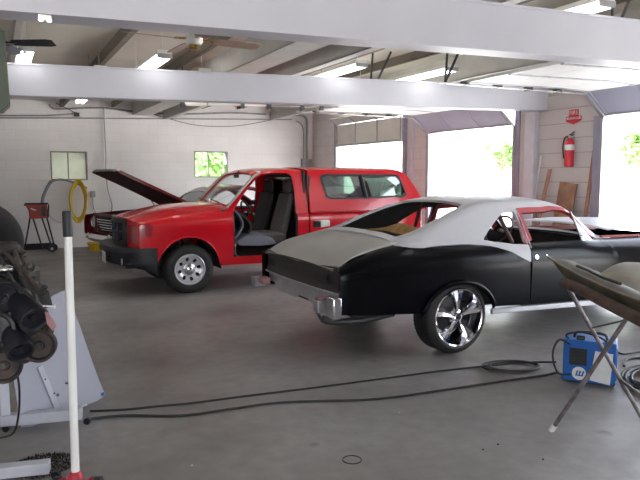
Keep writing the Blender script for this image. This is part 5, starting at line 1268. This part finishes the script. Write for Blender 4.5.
# big tyre at the left edge
c = atD(-24, 241, 9.0); c.z = .62
t = thing('large_tyre', 'big black truck tyre standing at the left edge of the room', 'tyre', (c.x, c.y, 0))
b = MB(); ax = (-FV+RV*.75).normalized(); b.lathe([(.28,-.02),(.30,.06),(.36,.11),(.47,.13),(.59,.11),(.62,.07),(.62,-.07),(.59,-.11),(.45,-.13),(.36,-.11),(.30,-.06),(.28,.02)], c, ax, 48, caps=False); b.build('tyre_casing', 'rubber', t, smooth=50)
b = MB(); b.lathe([(0,.05),(.08,.05),(.10,.03),(.20,.02),(.27,.05),(.29,.06),(.29,-.06),(0,-.06)], c, ax, 32, caps=False); b.build('wheel_rim', 'offwhite', t)
# ---- things on the right wall
c0, c1 = atX(569, 133, XR-.1), atX(569, 167, XR-.1)
t = thing('fire_extinguisher', 'red fire extinguisher with a white label hung on the board wall between the doors', 'fire extinguisher', (XR-.08, c0.y, c1.z))
cx_, cy_, z0, z1 = XR-.08, c0.y, c1.z, atX(569, 139, XR-.1).z
b = MB(); b.lathe([(0,0),(.055,0),(.066,.012),(.066,z1-z0-.05),(.055,z1-z0-.015),(.025,z1-z0),(.022,z1-z0+.02),(0,z1-z0+.02)], (cx_, cy_, z0), (0,0,1), 28, caps=False); eb = b.build('cylinder_body', 'extred', t)
b = MB(); b.lathe([(.0675,.0),(.0685,.002),(.0685,.075),(.0675,.077)], (cx_, cy_, z0+.24), (0,0,1), 28, caps=False); b.build('body_label', 'offwhite', eb)
b = MB(); b.bar((cx_-.0, cy_+.05, z1+.03), (cx_, cy_-.07, z1+.06), .02, .015); b.bar((cx_, cy_+.03, z1+.045), (cx_, cy_-.08, z1+.10), .02, .012); b.build('lever', 'darksteel', t)
b = MB(); b.lathe([(0,0),(.022,0),(.022,.04),(0,.04)], (cx_, cy_, z1+.015), (0,0,1), 14); b.build('valve', 'steel', t)
b = MB(); b.tube(bez([(cx_, cy_+.03, z1+.04), (cx_, cy_+.09, z1+.02), (cx_-.01, cy_+.11, z1-.10), (cx_-.01, cy_+.10, z1-.20), (cx_-.01, cy_+.085, z1-.28)]), .010, 8); b.build('discharge_hose', 'black', t)
b = MB(); b.box((XR-.02, cy_-.02, z1-.02), (XR-.001, cy_+.02, z1+.03)); b.build('wall_hook', 'steel', t)
# sign
s0, s1 = atX(566.5, 109.5, XR), atX(581.5, 125, XR)
ya, yb_ = s0.y, s1.y; yc_ = (ya+yb_)/2; zt_, zb_ = atX(574, 109.5, XR).z, atX(574, 124.5, XR).z; hh = zt_-zb_; ww = (ya-yb_)
t = thing('fire_sign', 'red and white arrow sign reading FIRE above the extinguisher', 'sign', (XR-.004, yc_, zb_))
def sp_(u, v): return Vector((XR-.006, yc_-u*ww/2, zb_+v*hh))
b = MB(); b.prism([sp_(*p) for p in [(-.62,1),(.62,1),(.62,.55),(1,.55),(1,.25),(.0,0),(-1,.25),(-1,.55),(-.62,.55)]], (.005, 0, 0)); b.build('sign_board', 'red', t)
b = MB(); b.prism([sp_(*p)-Vector((.002,0,0)) for p in [(-.88,.49),(.88,.49),(.88,.36),(-.88,.36)]], (.001, 0, 0)); b.build('sign_band', 'offwhite', t)
text_obj('FIRE', hh*.40, 'sign_text', 'offwhite', t, Vector((XR-.0075, yc_, zb_+hh*.77)), (PI/2, 0, -PI/2))
text_obj('EXTINGUISHER', hh*.135, 'sign_text', 'red', t, Vector((XR-.0095, yc_, zb_+hh*.425)), (PI/2, 0, -PI/2))
# leaning boards and stick
def lean(name, tops, bots, m, label, cat, th=.02, xtop=XR-.03, xbot=XR-.30):
    """boards leaning on the right wall: tops/bots pixel pairs of the upper edge; bottoms at the floor"""
    a, b2 = atX(*tops[0], xtop), atX(*tops[1], xtop)
    w = abs(a.y-b2.y); sl = bots
    p = [Vector((xtop, a.y, a.z)), Vector((xtop, b2.y, b2.z)), Vector((xbot, b2.y+sl, .0)), Vector((xbot, a.y+sl, .0))]
    q = MB(); q.prism(p, (th, 0, 0)); o = q.build(name, m, None, loc=(xbot, a.y+sl, 0)); tag(o, label, cat); return o
lean('board', [(548,169),(551,169)], .16, 'wood2', 'narrow reddish board leaning on the wall just right of the white column', 'board')
lean('board', [(560,181.5),(577,184)], .03, 'wood', 'wide brown board leaning on the wall below the extinguisher', 'board', xtop=XR-.03)
lean('board', [(592.5,150),(595.5,150)], .12, 'wood2', 'tall thin board leaning beside the post of the right garage door', 'board', xtop=XR-.03, xbot=XR-.16)
p, q = atX(541, 156, XR-.02), atX(534, 205, XR-.10); q2 = p+(q-p)*((p.z)/(p.z-q.z)); b = MB(); b.tube([p, q2+UP*.012], .012, 8); o = b.build('stick', 'offwhite', None, loc=(q2.x, q2.y, 0)); tag(o, 'thin white stick leaning beside the white column', 'stick')
# electric box with conduits near the room corner
YE = YB-.02
t = thing('electrical_box', 'grey electrical box fed by two bent conduits in the far corner', 'electrical box', tuple(atY(306, 170, YE)))
p0_, p1_ = atY(301, 159, YE), atY(310.5, 176, YE)
b = MB(); b.box((p0_.x, YE-.10, p1_.z), (p1_.x, YE+.019, p0_.z)); b.build('box_case', 'steel', t, bevel=.008)
for pts, r in (([(270,114.5),(298,115),(305,117),(307,122),(307,140),(307,159)], .03), ([(296,121),(301,124),(303.5,131),(303.5,145),(303.5,159)], .014)):
    b = MB(); b.tube(bez([atY(x, y, YE-.05) for x, y in pts]), r, 8); b.build('conduit_pipe', 'conduit', t)
